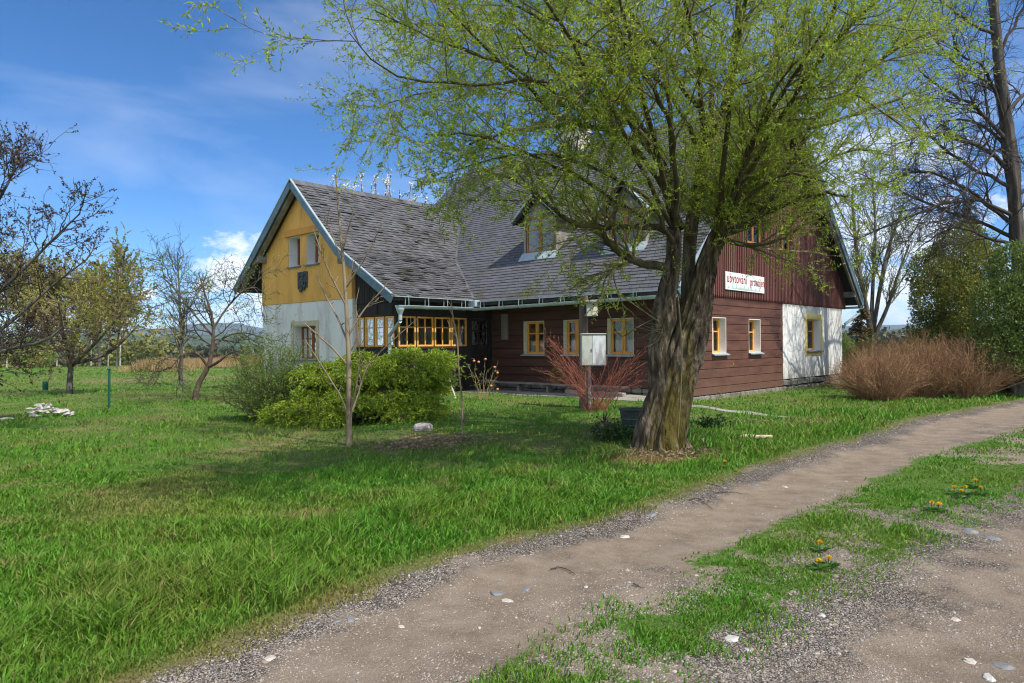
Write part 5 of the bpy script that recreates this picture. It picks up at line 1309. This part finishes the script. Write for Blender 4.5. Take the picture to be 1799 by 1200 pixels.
# saplings in front
sapm = mat('sapling_bark', [(.17,.13,.085),(.30,.24,.16)], 8, .75, .002, 50, stretch=(1,1,.3))
b = foot(613, 782)
def ssap(x, y, dy, hw): p = at(x, y, b[1]+dy); return (p[0], p[1], p[2], hw*b[1]/F)
T = thing('sapling', 'tall thin bare sapling standing before the juniper', 'tree', b)
TR_ = [[(b[0],b[1],b[2]-.05,.052), ssap(613,740,0,5), ssap(613,640,0,4.4), ssap(610,560,0,3.6), ssap(606,480,0,2.8), ssap(599,400,0,2.1), ssap(592,307,0,1.1)]]
BR_ = [[ssap(611,642,0,2), ssap(585,612,-.1,1.7), ssap(560,590,-.2,1.4), ssap(536,568,-.2,.8)], [ssap(610,598,0,2), ssap(592,555,.1,1.7), ssap(573,520,.2,1.4), ssap(557,482,.2,.8)],
       [ssap(608,535,0,2), ssap(590,500,-.1,1.7), ssap(572,460,-.2,1.4), ssap(552,402,-.2,.8)], [ssap(612,590,0,2), ssap(640,545,.1,1.6), ssap(672,510,.1,1.2), ssap(682,496,.1,.8)],
       [ssap(609,505,0,2), ssap(632,470,-.1,1.5), ssap(655,430,-.1,1.1), ssap(672,392,-.1,.7)], [ssap(606,470,0,1.8), ssap(590,425,0,1.3), ssap(572,380,0,.8)], [ssap(603,440,0,1.7), ssap(614,400,0,1.2), ssap(624,368,0,.7)],
       [ssap(613,742,0,1.8), ssap(600,700,-.15,1.5), ssap(570,650,-.2,1.2), ssap(536,596,-.2,.8)], [ssap(613,736,0,2), ssap(630,690,.15,1.6), ssap(648,640,.2,1.3), ssap(700,590,.2,1), ssap(738,556,.2,.6)],
       [ssap(613,730,0,2), ssap(626,680,-.1,1.5), ssap(632,620,-.1,1.2), ssap(626,540,-.1,.8), ssap(632,505,-.1,.5)], [ssap(611,625,0,1.5), ssap(625,600,0,1), ssap(630,570,0,.6)], [ssap(607,500,0,1.4), ssap(618,480,0,1), ssap(622,452,0,.6)]]
TPs, TRs = limbs(TR_, 24); BPs, BRs = limbs(BR_, 10)
s3 = sprout(BPs, BRs, 70, .2, 1, 50, 15, .16, .4, .6, 4, .1, (0,0,.1), .004, .6)
woodmesh('trunk', [(TPs, TRs)], sapm, T, [10]); woodmesh('branches', [(BPs, BRs), s3], sapm, T, [6, 4])
V, Fq = leafset(s3[0], 2, .025, .014, .9, .3, 1); mesh_obj('buds', V, Fq, bud, T)
b = foot(812, 764)
def ss2(x, y, hw): p = at(x, y, b[1]); return (p[0], p[1], p[2], hw*b[1]/F)
T = thing('thin_sapling', 'very thin pale sapling between the grey rock and the porch', 'tree', b)
A = limbs([[(b[0],b[1],b[2]-.03,.016), ss2(811,700,1.6), ss2(806,650,1.5), ss2(804,600,1.3), ss2(797,560,1.2), ss2(794,532,1)]], 16)
B_ = sprout(*A, 12, .1, 1, 40, 10, .22, .4, .6, 4, .1, (0,0,.05), .005, .5)
woodmesh('trunk', [A], sapm, T, [7]); woodmesh('branches', [B_], sapm, T, [4])
mb = MB(); f1 = foot(801, 700); pq = at(784, 652, f1[1]); mb.tube([f1+np.array([0,0,-.03]), pq], .022, 8)
tag(mb.build('support_stick', mat('pale_stick', [(.5,.47,.42),(.65,.62,.58)], 6, .8), None, loc=f1), 'pale leaning stick at the right end of the juniper', 'stick')

# ---------- juniper, left shrub
junm = leafmat('juniper_foliage', [(.06,.15,.014),(.25,.40,.025),(.56,.64,.06)], .35, .6)
def juniper():
    bs = foot(640, 752); T = thing('juniper', 'spreading yellow-green juniper in front of the porch windows', 'shrub', bs)
    lobes = [((x, y, d), (rx, rz)) for x, y, d, rx, rz in ((452,756,-.6,46,18),(490,762,-.7,50,16),(500,748,-.5,60,26),(535,735,-.1,60,34),(560,700,.0,45,40),(560,745,-.4,70,28),(600,690,.2,70,55),(650,720,-.2,90,45),(700,670,.3,80,55),(745,650,.5,65,42),(782,640,.7,32,30),(720,712,.1,80,35),(660,645,.6,60,30),(580,660,.5,35,22),(765,690,.4,40,40))]
    Y0 = bs[1]+1.3; A = []
    tot = sum(rx*rz for _, (rx, rz) in lobes)
    for (x, y, d), (rx, rz) in lobes:
        x = x-22*(x > 560); k = (Y0+d)/F; c = at(x, y, Y0+d)
        for _ in range(max(3, int(330*rx*rz/tot))):
            q = unit(rng.normal(size=3)); q[2] = abs(q[2])*1.1-.35; q[1] -= .25
            P0 = c+q*np.array([rx*k, rx*k*.8, rz*k])*rng.uniform(.55, 1.2)
            if P0[2] < bs[2]+.06: continue
            hd = math.atan2(q[1], q[0])+rng.normal()*.5; m = 20
            th = hd+rng.uniform(-1.25, 1.25, m); rise = .20+.14*rng.normal()
            out = unit(np.stack([np.cos(th), np.sin(th), rise+.10*rng.normal(size=m)], 1))
            s = np.linspace(0, 1, 5)[None, :, None]; L = rng.uniform(.22, .68, (m, 1, 1))*(1-.4*np.abs(th-hd)/1.3)[:, None, None]
            A.append(P0-np.array([math.cos(hd), math.sin(hd), 0])*.12+out[:, None]*s*L+np.array([0, 0, -1])*(s**2)*L*rng.uniform(.25, .5))
    A = np.concatenate(A); A = A[A[:, 2, 2] > bs[2]+.02]
    R = np.full(A.shape[:2], .005)*np.linspace(1, .3, 5)[None]
    B2_, _ = sprout(A, R, len(A)*5, .1, 1, 38, 10, .12, .3, .6, 4, .08, (0,0,-.06), .002, .4)
    St, Sr = [], []
    for i in range(26):
        e = A[rng.integers(len(A)), 0]; St.append([(bs[0]+random.uniform(-.6,.6), bs[1]+random.uniform(.9,1.5), bs[2]-.02, .02), tuple((bs+e)/2+np.array([0,.4,-.05]))+(.013,), tuple(e)+(.008,)])
    woodmesh('stems', [limbs(St, 8), (A, R)], mat('juniper_wood', [(.09,.06,.04),(.2,.14,.1)], 6, .85), T, [6, 3])
    V, Fq = join([leafset(B2_, 10, .055, .015, .0, .35, .9, droop=.0), leafset(A, 9, .05, .012, .2, .4, .9)])
    mesh_obj('foliage', V, Fq, junm, T)
juniper()
b = foot(468, 742)
bush('leafing_shrub', 'rounded shrub of fine upright stems with small fresh leaves, left of the juniper', 'shrub', b+np.array([0,.45,0]), 1.0, .85, 1.60, 150, 2300, mat('shrub_twig', [(.07,.055,.04),(.16,.13,.09)], 5, .8), palegreen, (12,.036,.018), L2=.34, r0=.006, minr=.0025)
# ---------- red dogwood and rose
b = foot(1052, 722)
T = thing('dogwood', 'red stemmed dogwood fanning out around the foot of the wooden pole', 'shrub', b)
n = 50; tips = []
for i in range(n):
    x = 1045+100*math.copysign(random.random()**.6, random.random()-.5); y = random.uniform(590, 670)
    dy = random.uniform(-.6, .6); e = at(x, y, b[1]+dy); bx = b+np.array([random.uniform(-.28,.28), random.uniform(-.2,.2), -.03])
    m = (bx+e)/2+np.array([(e[0]-bx[0])*-.08, 0, .06]); tips.append([tuple(bx)+(.007,), tuple(m)+(.0048,), tuple(e)+(.002,)])
P_, R_ = limbs(tips, 9); P_ = P_+.012*rng.normal(size=P_.shape)*np.linspace(0,1,9)[None,:,None]
t2 = sprout(P_, R_, 380, .3, 1, 28, 12, .30, .35, .6, 5, .12, (0,0,.04), .0022, .5)
redstem = mat('red_stem', [(.20,.035,.025),(.34,.09,.06)], 5, .6, island=True, isl_cols=[(.14,.04,.028),(.30,.08,.05),(.42,.22,.12),(.26,.07,.06)])
woodmesh('stems', [(P_, R_), t2], redstem, T, [6, 4])
V, Fq = leafset(t2[0], 3, .028, .012, .5, .3, 1); mesh_obj('buds', V, Fq, leafmat('dogwood_bud', [(.4,.26,.10),(.42,.12,.08)], .2), T)
b = foot(848, 702)
T = thing('rose_bush', 'spindly rose bush with orange hips in front of the porch door', 'shrub', b)
rl = [[(b[0]+(x-848)*.003, b[1], b[2]-.02, .008)]+[tuple(at(848+(x-848)*f, 700+(y-700)*f, b[1]))+(r,) for f, r in ((.5,.006),(1,.003))] for x, y in ((823,640),(833,645),(852,633),(857,650),(871,648),(874,660),(840,668),(864,672),(828,660))]
R1_, Rr_ = limbs(rl, 10); R1_ = R1_+.012*rng.normal(size=R1_.shape)
r2 = sprout(R1_, Rr_, 60, .3, 1, 40, 15, .16, .3, .7, 5, .15, (0,0,.05), .003, .5)
woodmesh('stems', [(R1_, Rr_), r2], mat('rose_stem', [(.22,.17,.08),(.33,.27,.13)], 5, .7), T, [6, 4])
V, Fq = leafset(r2[0], 5, .04, .022, .2, .8, .5); mesh_obj('leaves', V, Fq, leafmat('rose_leaf', [(.12,.13,.03),(.28,.30,.07)], .4), T)
hipm = mat('orange_hip', [(.55,.20,.07),(.68,.32,.13)], 10, .5)
for x, y in ((833,634),(853,631),(869,645),(874,655),(863,678),(874,684),(841,636)):
    mb = MB(); c = at(x, y, b[1]-.03); mb.lathe(c, [(.006,-.03),(.02,-.025),(.031,-.008),(.032,.008),(.022,.024),(.008,.03)], 10); mb.build('hip', hipm, T, smooth=True)
# ---------- brown hedge on the right, evergreen, trees behind
hedget = mat('hedge_twig', [(.14,.07,.04),(.30,.16,.09)], 1.2, .85, island=True, isl_cols=[(.12,.055,.03),(.32,.17,.09),(.46,.29,.16)], mixf=.75)
for i, (x, yb, w_, h_, dy) in enumerate(((1545,702,1.25,1.45,0),(1625,698,1.45,1.65,.3),(1705,699,1.4,1.65,.3),(1785,694,1.4,1.65,.1),(1585,690,1.3,1.65,1.2),(1670,690,1.5,1.9,1.3),(1850,692,1.4,1.65,.0))):
    b = foot(x, yb)+np.array([0, dy, 0]); b[2] = gz(b[0], b[1])
    bush('brown_shrub', ['lowest and nearest brown twiggy shrub of the hedge, beside the white wall','brown twiggy shrub, second from the white wall along the track','brown twiggy shrub in the middle of the hedge by the track','brown twiggy shrub where the hedge leaves the picture','brown twiggy shrub behind the nearest one, close to the gable','tallest brown twiggy shrub, in the back row before the evergreens','brown twiggy shrub past the end of the visible hedge'][i], 'shrub', b, w_, w_*.9, h_, 420, 4200, hedget, leafmat('hedge_bud', [(.20,.14,.07),(.16,.16,.05)], .2) if i == 0 else bpy.data.materials['hedge_bud'], (2,.025,.016), group='brown twiggy hedge shrubs', spread=40, L2=.30, crown='buds', r0=.006, minr=.0035)
evg = leafmat('evergreen_leaf', [(.06,.10,.02),(.18,.22,.04),(.38,.36,.08)], .25, .5)
def evergreen(name, lab, blobs, Y0, n, lf, m, base):
    T = thing(name, lab, 'shrub', base)
    VF = []; tot = sum(rx*rz for _, _, _, rx, rz in blobs)
    for x, y, d, rx, rz in blobs:
        k = (Y0+d)/F; c = at(x, y, Y0+d); nn = int(n*rx*rz/tot)
        q = unit(rng.normal(size=(nn, 3))); rr = 1-.35*rng.random((nn, 1))**2
        lump = .62+.75*fbm(q[:, 0]*2.6+x, q[:, 2]*3+q[:, 1]*2.2+y, 4)[:, None]
        P = c+q*rr*lump*np.array([rx*k, rx*k, rz*k]); P = P[P[:, 2] > base[2]+.05]; q2 = unit(P-c)
        D = unit(q2+rng.normal(size=P.shape)*.7+np.array([0, 0, .5]))
        VF.append(leaves(P, D, lf*rng.uniform(.6, 1.3, len(P)), lf*.5, fold=.08))
    V, Fq = join(VF); mesh_obj('foliage', V, Fq, m, T)
    pts = [[tuple(base+np.array([0,0,-.1]))+(.12,), tuple((base+at(x, y, Y0+d))/2)+(.08,), tuple(at(x, y-rz*.3, Y0+d))+(.03,)] for x, y, d, rx, rz in blobs]
    woodmesh('trunk', [limbs(pts, 8)], greybark, T, [7])
evergreen('evergreen_shrub', 'tall dense yellow-green evergreen shrub behind the brown hedge', [(1690,455,0,50,62),(1655,520,-.4,48,60),(1700,540,-.8,55,62),(1640,480,.3,38,46),(1680,600,-.3,68,46),(1720,470,.2,40,50),(1645,585,-.2,40,45)], 26, 42000, .095, evg, np.array([at(1685,640,26)[0], 26, gz(16,26)]))
evergreen('evergreen_shrub', 'second evergreen shrub cut by the right edge of the picture', [(1785,480,0,42,52),(1768,545,-.3,50,62),(1810,560,-.3,50,75),(1760,615,-.3,55,48),(1825,630,-.3,55,48),(1850,500,0,50,80)], 20.5, 36000, .085, leafmat('evergreen_leaf_dark', [(.05,.10,.025),(.11,.18,.04),(.22,.27,.06)], .25, .5), np.array([at(1785,640,20.5)[0], 20.5, gz(14,20.5)]))
b = np.array([at(1497,600,30.5)[0]+.4, 30.5, .1]); spruce_tree(b, 2.9, 2.2, 'russet brown conifer bush behind the white wall corner', 'russet_conifer', m=leafmat('russet', [(.10,.06,.02),(.22,.11,.04),(.07,.10,.02)], .1), n=160, leaf=(40,.3,.09))
b = np.array([at(1705,600,34)[0], 34, .1]); spruce_tree(b, 8.2, 5.2, 'dark spruce crown rising behind the evergreens', n=170, leaf=(40,.17,.04))
b = np.array([at(1535,600,31)[0], 31., .1])
def lq(x, y, hw, d=0): p = at(x, y, 31+d); return (p[0], p[1], p[2], hw*31/F)
simple_tree('leafing_tree', 'multi stemmed tree with pale green leaves behind the right gable', 'tree', b, [(b[0],b[1],b[2],.2), lq(1530,580,5), lq(1515,500,4), lq(1505,420,3), lq(1500,340,1.5)],
  (70, 420, 1100), (1.9, .95, .45), (26, 28), greybark, mat('olive_twig', [(.12,.10,.06),(.22,.19,.12)], 4, .8, island=True), palegreen, (7,.075,.04), t0=.3, r1=.45, trop=(0,0,.06), minr=(.015,.009,.006),
  extra_limbs=[[lq(1532,600,4), lq(1545,520,3.5,.3), lq(1562,440,3,.5), lq(1590,360,1.5,.7)], [lq(1532,600,4), lq(1560,540,3,-.3), lq(1580,480,2,-.4), lq(1600,430,1.2,-.5)], [lq(1530,590,4), lq(1535,500,3,.5), lq(1540,400,2.4,.8), lq(1535,310,1,1)]])
b = np.array([at(1590,620,24)[0], 24., .1]); bush('green_bush', 'low fresh green bush between the brown hedge and the evergreen', 'bush', b, 1.5, 1.0, 1.5, 90, 900, birchtw, palegreen, (12,.06,.035), L2=.5, r0=.01, minr=.004)
b = np.array([at(1500,640,29)[0], 29., .1]); bush('green_bush', 'leafy green bush at the back corner of the white wall', 'bush', b, 1.2, 1.0, 1.9, 80, 900, birchtw, palegreen, (12,.06,.035), L2=.5, r0=.01, minr=.004)
# tall bare tree on the right
bx = at(1792, 600, 22); b = np.array([bx[0], 22., .1])
def rp(x, y, hw, d=0): p = at(x, y, 22+d); return (p[0], p[1], p[2], hw*22/F)
RT = [(b[0],b[1],b[2],.24), rp(1792,520,11.5), rp(1791,440,11), rp(1786,350,10.5), rp(1777,250,10), rp(1765,150,9), rp(1757,60,7.5), rp(1750,-40,7), rp(1745,-160,6), rp(1740,-300,4)]
RL = []
for (x0, y0, x1, y1, x2, y2, x3, y3, hw, d) in ((1778,300,1720,255,1640,235,1560,262,7,-1),(1780,330,1700,285,1620,225,1580,170,6,.5),(1776,250,1720,190,1640,140,1590,80,6,-.6),(1788,400,1720,345,1630,300,1540,330,7,.6),(1786,380,1700,350,1600,380,1500,425,6,-1.2),
    (1765,160,1700,120,1640,60,1600,-20,5,1),(1790,430,1740,420,1680,400,1610,440,6,-.4),(1776,260,1720,215,1660,215,1600,290,5,1.5),(1755,60,1700,30,1650,-10,1620,-60,5,-1),(1788,420,1720,390,1600,345,1500,300,6,1.4),(1785,350,1840,300,1900,270,1960,300,6,0),(1770,200,1830,140,1890,90,1930,20,6,.5),(1790,430,1850,400,1920,400,1980,440,6,-.5),(1776,300,1760,260,1700,330,1640,400,4,-2),(1758,100,1800,20,1840,-60,1870,-150,5,0),(1770,220,1740,120,1690,90,1660,0,5,-2)):
    hw *= .62; RL.append([rp(x0,y0,hw), rp(x1,y1,hw*.75,d*.4), rp(x2,y2,hw*.5,d*.8), rp(x3,y3,hw*.2,d)])
T = thing('bare_tree', 'tall dark bare tree with long arching limbs at the right edge', 'tree', b)
TPr, TRr = limbs([RT], 30); RP_, RR_ = limbs(RL, 14); RP_[:, 2:] += .03*rng.normal(size=RP_[:, 2:].shape)
V, Fq = bark_tube(RT, 90, 28, .03, 5); mesh_obj('trunk', V, Fq, bark('dark_bark', [(.03,.027,.024),(.12,.105,.09)], None, 5, .02), T, smooth=True)
r1_ = sprout(RP_, RR_, 360, .15, 1, 50, 18, 1.5, .35, .45, 9, .13, (0,0,-.01), .012, .3); r2_ = sprout(*r1_, 2600, .1, 1, 45, 16, .75, .35, .55, 7, .15, (0,0,.02), .007, .4); r3_ = sprout(*r2_, 5500, .2, 1, 45, 16, .35, .3, .6, 5, .15, (0,0,.03), .005, .5)
woodmesh('limb', [(RP_, RR_)], darktwig, T, [8]); woodmesh('branches', [r1_, r2_, r3_], darktwig, T, [5, 4, 3])
# ---------- small things in the grass
def rock(x, y, wpx, hpx, lab, m, grp=None, name='rock', seed=0, dz=0, cat='rock', Yg=None):
    f = foot(x, y, Yg) if Yg is None else np.array([at(x,y,Yg)[0], Yg, gz(at(x,y,Yg)[0], Yg)]); k = f[1]/F; r = np.random.default_rng(seed+int(x*3+y))
    bm = 14; V = []; Fc = []
    for i in range(9):
        th = math.pi*i/8
        for j in range(bm):
            a = 2*math.pi*j/bm; q = np.array([math.sin(th)*math.cos(a), math.sin(th)*math.sin(a), math.cos(th)])
            q = np.sign(q)*np.abs(q)**.75
            s = 1+.35*(fbm(q[0]*1.4+x*.37+5, q[1]*1.4+q[2]*1.7+y*.21+5, 3)-.5)
            V.append(f+np.array([q[0]*wpx*k*.5, q[1]*wpx*k*.38, q[2]*hpx*k*.5])*s+np.array([0,0,hpx*k*.30+dz]))
    if name in ('stone', 'pile_stone'):
        P, Fq = rocks(np.array([f+np.array([0,0,-hpx*k*.05+(dz+hpx*k*.3)*(name == 'pile_stone')])]), np.array([wpx*k*.55]), int(x*7+y), flat=.30 if name == 'stone' else .55)
        return tag(mesh_obj(name, P, [tuple(int(a) for a in q) for q in Fq], m, loc=f), lab, cat, grp)
    for i in range(8):
        for j in range(bm): Fc.append((i*bm+j, (i+1)*bm+j, (i+1)*bm+(j+1) % bm, i*bm+(j+1) % bm))
    return tag(mesh_obj(name, np.array(V), Fc, m, loc=f), lab, cat, grp)
rockm = mat('grey_rock', [(.24,.22,.22),(.46,.43,.43)], 9, .9, .012, 25, dirt=(.17,.15,.12), dirt_scale=5)
rock(742, 757, 36, 17, 'pale pinkish grey rock lying on the lawn bank', rockm)
rock(1238, 779, 17, 11, 'small tan stone to the right of the willow foot', mat('tan_rock', [(.3,.23,.17),(.5,.42,.34)], 9, .9, .01, 25))
rock(683, 731, 10, 8, 'small brownish stone at the front edge of the juniper', rockm)
rock(12, 738, 22, 6, 'flat grey stone left of the stone pile', rockm)
pile = mat('pile_stone', [(.34,.32,.29),(.56,.53,.49)], 6, .9, .01, 25)
pf = foot(83, 733)
for i in range(34):
    x = random.uniform(42, 126); fr = 1-abs(x-80)/50; lv = random.random()*max(fr, 0)
    y = random.uniform(724, 734)
    rock(x, y, random.uniform(9, 17), random.uniform(5, 10), 'whitish field stone of the low pile on the meadow', pile, 'stones of the pile on the meadow', 'pile_stone', i, dz=lv*.20, cat='stone')
f = foot(80, 686); T = thing('tree_guard', 'dark dull green tube guard around a young stem behind the stone pile', 'tree guard', f)
mb = MB(); k = f[1]/F; mb.lathe(f, [(5*k*.9,-.02),(4.5*k,16*k)], 10); mb.build('tube', greenplastic, T)
mb = MB(); mb.tube([f, f+np.array([.1,0,18*k]), f+np.array([.28,0,36*k])], .02, 6); mb.build('stem', sapm, T)
# stump with ivy, pot, log
f = foot(1062, 772); T = thing('tree_stump', 'low ivy grown tree stump left of the willow', 'stump', f)
V, Fq = bark_tube([(f[0],f[1],f[2]-.05,.13),(f[0],f[1],f[2]+.1,.11),(f[0]+.02,f[1],f[2]+.26,.10),(f[0]+.02,f[1],f[2]+.27,.02)], 16, 22, .015, 2); mesh_obj('wood', V, Fq, willowbark, T)
n = 900; P = f+rng.normal(size=(n,3))*np.array([.17,.12,.08])+np.array([.10,-.05,.10]); P[:,2] = np.maximum(P[:,2], f[2]+.01); V, Fq = leaves(P, unit(rng.normal(size=(n,3))+[0,0,.6]), .045, .035); ivym = leafmat('ivy', [(.02,.05,.015),(.07,.14,.03)], .2); mesh_obj('ivy', V, Fq, ivym, T)
tw = sprout(np.array([[f+[0,0,.2], f+[0,0,.3]]]), np.full((1,2),.02), 9, 0, 1, 30, 20, .22, .3, .4, 5, .15, (0,0,.05), .004, .5); woodmesh('shoots', [tw], darktwig, T, [4])
f = foot(1118, 766)+np.array([.02,.55,0]); T = thing('plant_pot', 'dark ribbed bucket standing behind the willow foot', 'bucket', f)
mb = MB(); mb.lathe(f, [(.13,0),(.15,.05),(.20,.34),(.215,.35),(.215,.38),(.19,.38),(.17,.30)], 22); mb.build('body', mat('dark_rubber', [(.03,.04,.035),(.07,.085,.075)], 8, .6), T)
mb = MB(); 
for z in (.12,.22): 
    r = .15+.05*z/.3+.012; mb.tube([f+np.array([r*math.cos(a), r*math.sin(a), z]) for a in np.linspace(0, 2*math.pi, 20)], .007, 5)
mb.build('hoop', zincdark, T)
f = foot(1322, 772); k = f[1]/F
mb = MB(); mb.tube([f+np.array([-32*k,.0,.03]), f+np.array([-12*k,.02,.045]), f+np.array([8*k,.0,.035]), f+np.array([33*k,-.02,.04])], [.022,.035,.036,.03], 10)
tag(mb.build('log', mat('peeled_log', [(.40,.32,.2),(.6,.5,.34)], 8, .85, .004, 40), None, loc=f, smooth=True), 'peeled pale branch log lying in the grass right of the willow', 'log')
# leafy plants at the red corner, dry forsythia shoots
for x, y, n, r, lab in ((1237,698,900,.28,'low clump of ground ivy at the corner of the red log wall'), (1330,684,400,.3,'thin green weeds along the foot of the red log wall'), (1250,752,500,.2,'tuft of broad grass leaves beside the tan stone')):
    f = foot(x, y); P = f+rng.normal(size=(n,3))*np.array([r*.6,r*.35,.05])+np.array([0,0,.06]); P[:,2] = np.maximum(P[:,2], f[2])
    V, Fq = leaves(P, unit(rng.normal(size=(n,3))+[0,0,.9]), .06, .04); tag(mesh_obj('ground_ivy' if n != 500 else 'grass_tuft', V, Fq, palegreen if n > 800 else ivym, loc=f), lab, 'plant')
f = foot(1277, 697); T = thing('climbing_shoots', 'thin yellowish bare shoots arching against the red log wall', 'shrub', f)
sp = [[tuple(f+[0,0,-.02])+(.010,)]+[tuple(at(x, y, f[1]+.1*j))+(r,) for j, (x, y, r) in enumerate(q)] for q in (((1262,660,.008),(1247,625,.006),(1252,590,.003)), ((1275,650,.008),(1290,640,.005),(1278,628,.004),(1262,622,.002)), ((1262,670,.007),(1270,625,.005),(1285,655,.002)), ((1250,665,.006),(1256,610,.003)))]
sp = [s if len(s) == 4 else s[:-1]+[tuple((np.array(s[-1])+np.array(s[-2]))/2), s[-1]] for s in sp]
A = limbs(sp, 10); B_ = sprout(*A, 40, .1, 1, 40, 10, .15, .3, .7, 4, .1, (0,0,-.02), .004, .5); ysm = mat('yellow_shoot', [(.33,.22,.06),(.45,.32,.10)], 5, .7)
woodmesh('stems', [A, B_], ysm, T, [5, 4])
# dry leaf litter under the willow and on the lawn bank
def litter(cx, cy, rx, ry, n):
    X = cx+rng.normal(size=n)*rx; Y = cy+rng.normal(size=n)*ry; P = np.stack([X, Y, ground(X, Y)+rng.uniform(.0,.05,n)], 1)
    return leaves(P, unit(rng.normal(size=(n,3))*[1,1,.35]), rng.uniform(.03,.09,n), .018)
VF = []
for x, y, rx, ry, n in ((1150,800,.45,.16,1300),(1215,790,.45,.18,700),(720,785,.35,.14,700),(800,775,.3,.12,300),(1380,745,1.2,.15,900)):
    f = foot(x, y); VF.append(litter(f[0], f[1], rx, ry, n))
V, Fq = join(VF); tag(mesh_obj('leaf_litter', V, Fq, leafmat('dead_leaf', [(.13,.085,.05),(.28,.20,.12),(.40,.30,.19)], .2)), 'dry brown leaves and straw around the willow foot and lawn bank', 'leaf litter', kind='stuff')
# dandelions
yel = mat('dandelion_yellow', [(.75,.45,.01),(.85,.58,.02)], 30, .7); dleaf = leafmat('dandelion_leaf', [(.04,.11,.02),(.09,.20,.03)], .3)
def dandelion(x, y, lab, many=1):
    f = foot(x, y+8); T = thing('dandelion', lab, 'flower', f, 'dandelions along the track')
    n = 9; a = rng.uniform(0, 2*np.pi, n*6); s = rng.random(n*6)
    D = unit(np.stack([np.cos(a), np.sin(a), .25+0*a], 1)); V, Fq = leaves(np.tile(f+[0,0,.01], (n*6, 1))+D*.03*s[:, None], D, .07, .016); mesh_obj('leaves', V, Fq, dleaf, T)
    for i in range(many):
        o = np.array([random.uniform(-.04,.04), random.uniform(-.04,.04), 0])*(i > 0); h = 8*f[1]/F+.03
        mb = MB(); mb.tube([f+o, f+o*1.3+np.array([.004,0,h])], .003, 5); mb.build('stem', dleaf, T)
        m = 60; a = rng.uniform(0, 2*np.pi, m); e = rng.uniform(.05, 1.3, m); D = np.stack([np.cos(a)*np.cos(e), np.sin(a)*np.cos(e), np.sin(e)], 1)
        V, Fq = leaves(np.tile(f+o*1.3+[.004,0,h], (m, 1)), D, .025, .012); mesh_obj('flower_head', V, Fq, yel, T)
for x, y, lab, k in ((1437,960,'single dandelion in the middle of the grassy median',1),(1435,993,'dandelion nearest to the camera, below the single one',1),(1452,988,'dandelion close right of the nearest one on the median',1),(1674,861,'dandelion at the left of the four flower row on the median',1),(1693,861,'second dandelion of the four flower row',1),(1686,868,'lowest dandelion of the four flower row',1),(1720,862,'dandelion at the right of the four flower row',1),(1711,849,'dandelion standing above the four flower row',1),(1634,889,'flat dandelion pair on the bare spot of the median',2),(1645,892,'dandelion at the right of the flat pair',1),(1272,815,'dandelion in the tall grass in front of the willow',1)):
    dandelion(x, y, lab, k)
# individual stones on the track
wst = mat('white_stone', [(.36,.35,.33),(.55,.54,.52)], 12, .8, .004, 30); gst = mat('slate_stone', [(.12,.125,.13),(.22,.225,.23)], 12, .75, .004, 30); tst = mat('light_stone', [(.34,.31,.27),(.5,.46,.41)], 12, .85, .004, 30)
for x, y, w_, h_, m, lab in ((1278,1122,30,10,wst,'bright white stone at the lower edge of the median'),(1312,1141,22,12,wst,'white stone just right of the bright white one'),(1375,1130,12,8,tst,'bluish pale stone on the gravel'),(1312,932,16,8,gst,'dark pointed slate chip on the dirt track'),(1376,855,14,7,tst,'pale tan stone on the upper dirt track'),(1323,852,22,7,gst,'dark flat slate near the grass edge'),(1441,1080,15,7,wst,'small white stone on the gravel beside the median'),(1700,933,30,8,gst,'blue grey slate flake, left of a pair on the far track'),(1740,945,36,7,gst,'blue grey slate flake, right of a pair on the far track'),(1700,1160,30,10,tst,'pale broken slab near the right bottom corner'),(1755,1170,36,9,gst,'grey slab at the right bottom corner'),(1730,1190,34,9,wst,'whitish slab at the bottom edge'),(1673,1088,20,6,tst,'pale flat chip on the right track'),(702,1100,14,6,tst,'pale round stone on the track, bottom centre'),(841,1102,10,5,tst,'tiny pale stone on the track'),(1026,1031,13,6,wst,'white pebble in the middle of the dirt track'),(872,1042,30,7,gst,'slate piece in the grassy patch of the track'),(920,1035,26,8,gst,'second slate piece in the grassy patch'),(890,1055,24,5,tst,'lighter slate piece in the grassy patch'),(940,968,12,9,gst,'dark stone by the grass edge'),(615,1088,26,9,gst,'dark slate at the gravel edge, bottom left'),(590,1090,16,8,gst,'dark slate beside the one at the gravel edge'),(468,1156,26,6,tst,'flat pale stone at the bottom left of the track'),(1095,943,24,8,tst,'tan flat stone near the track edge'),(1140,905,30,8,gst,'long dark slate beside the grass'),(1220,1010,10,5,tst,'small pale stone by the median grass')):
    rock(x, y, w_, h_, lab, m, 'stones lying on the track', 'stone', dz=-h_*.25*EYE/(y-605), cat='stone')
for i, q in enumerate((((965,1002),(985,999),(1003,1008),(1008,1012)), ((1110,1028),(1122,1033),(1130,1035)), ((1207,880),(1225,878),(1246,893),(1250,897)), ((1255,868),(1285,866),(1303,870)), ((1240,851),(1262,856),(1272,866)))):
    P = [foot(x, y)+np.array([0,0,.012]) for x, y in q]; Q = resample([tuple(p) for p in P], 14); Q[1:-1, :2] += .006*rng.normal(size=(12, 2)); mb = MB(); mb.tube(Q, np.linspace(.0045, .002, 14), 6)
    tag(mb.build('twig', darktwig, None, loc=P[0]), ['curved dark twig in the middle of the dirt track','short dark twig beside the median grass','hooked dark twig at the left of the upper track','straight twig near the grass edge of the upper track','small bent twig by the upper grass edge'][i], 'twig', 'twigs on the track')
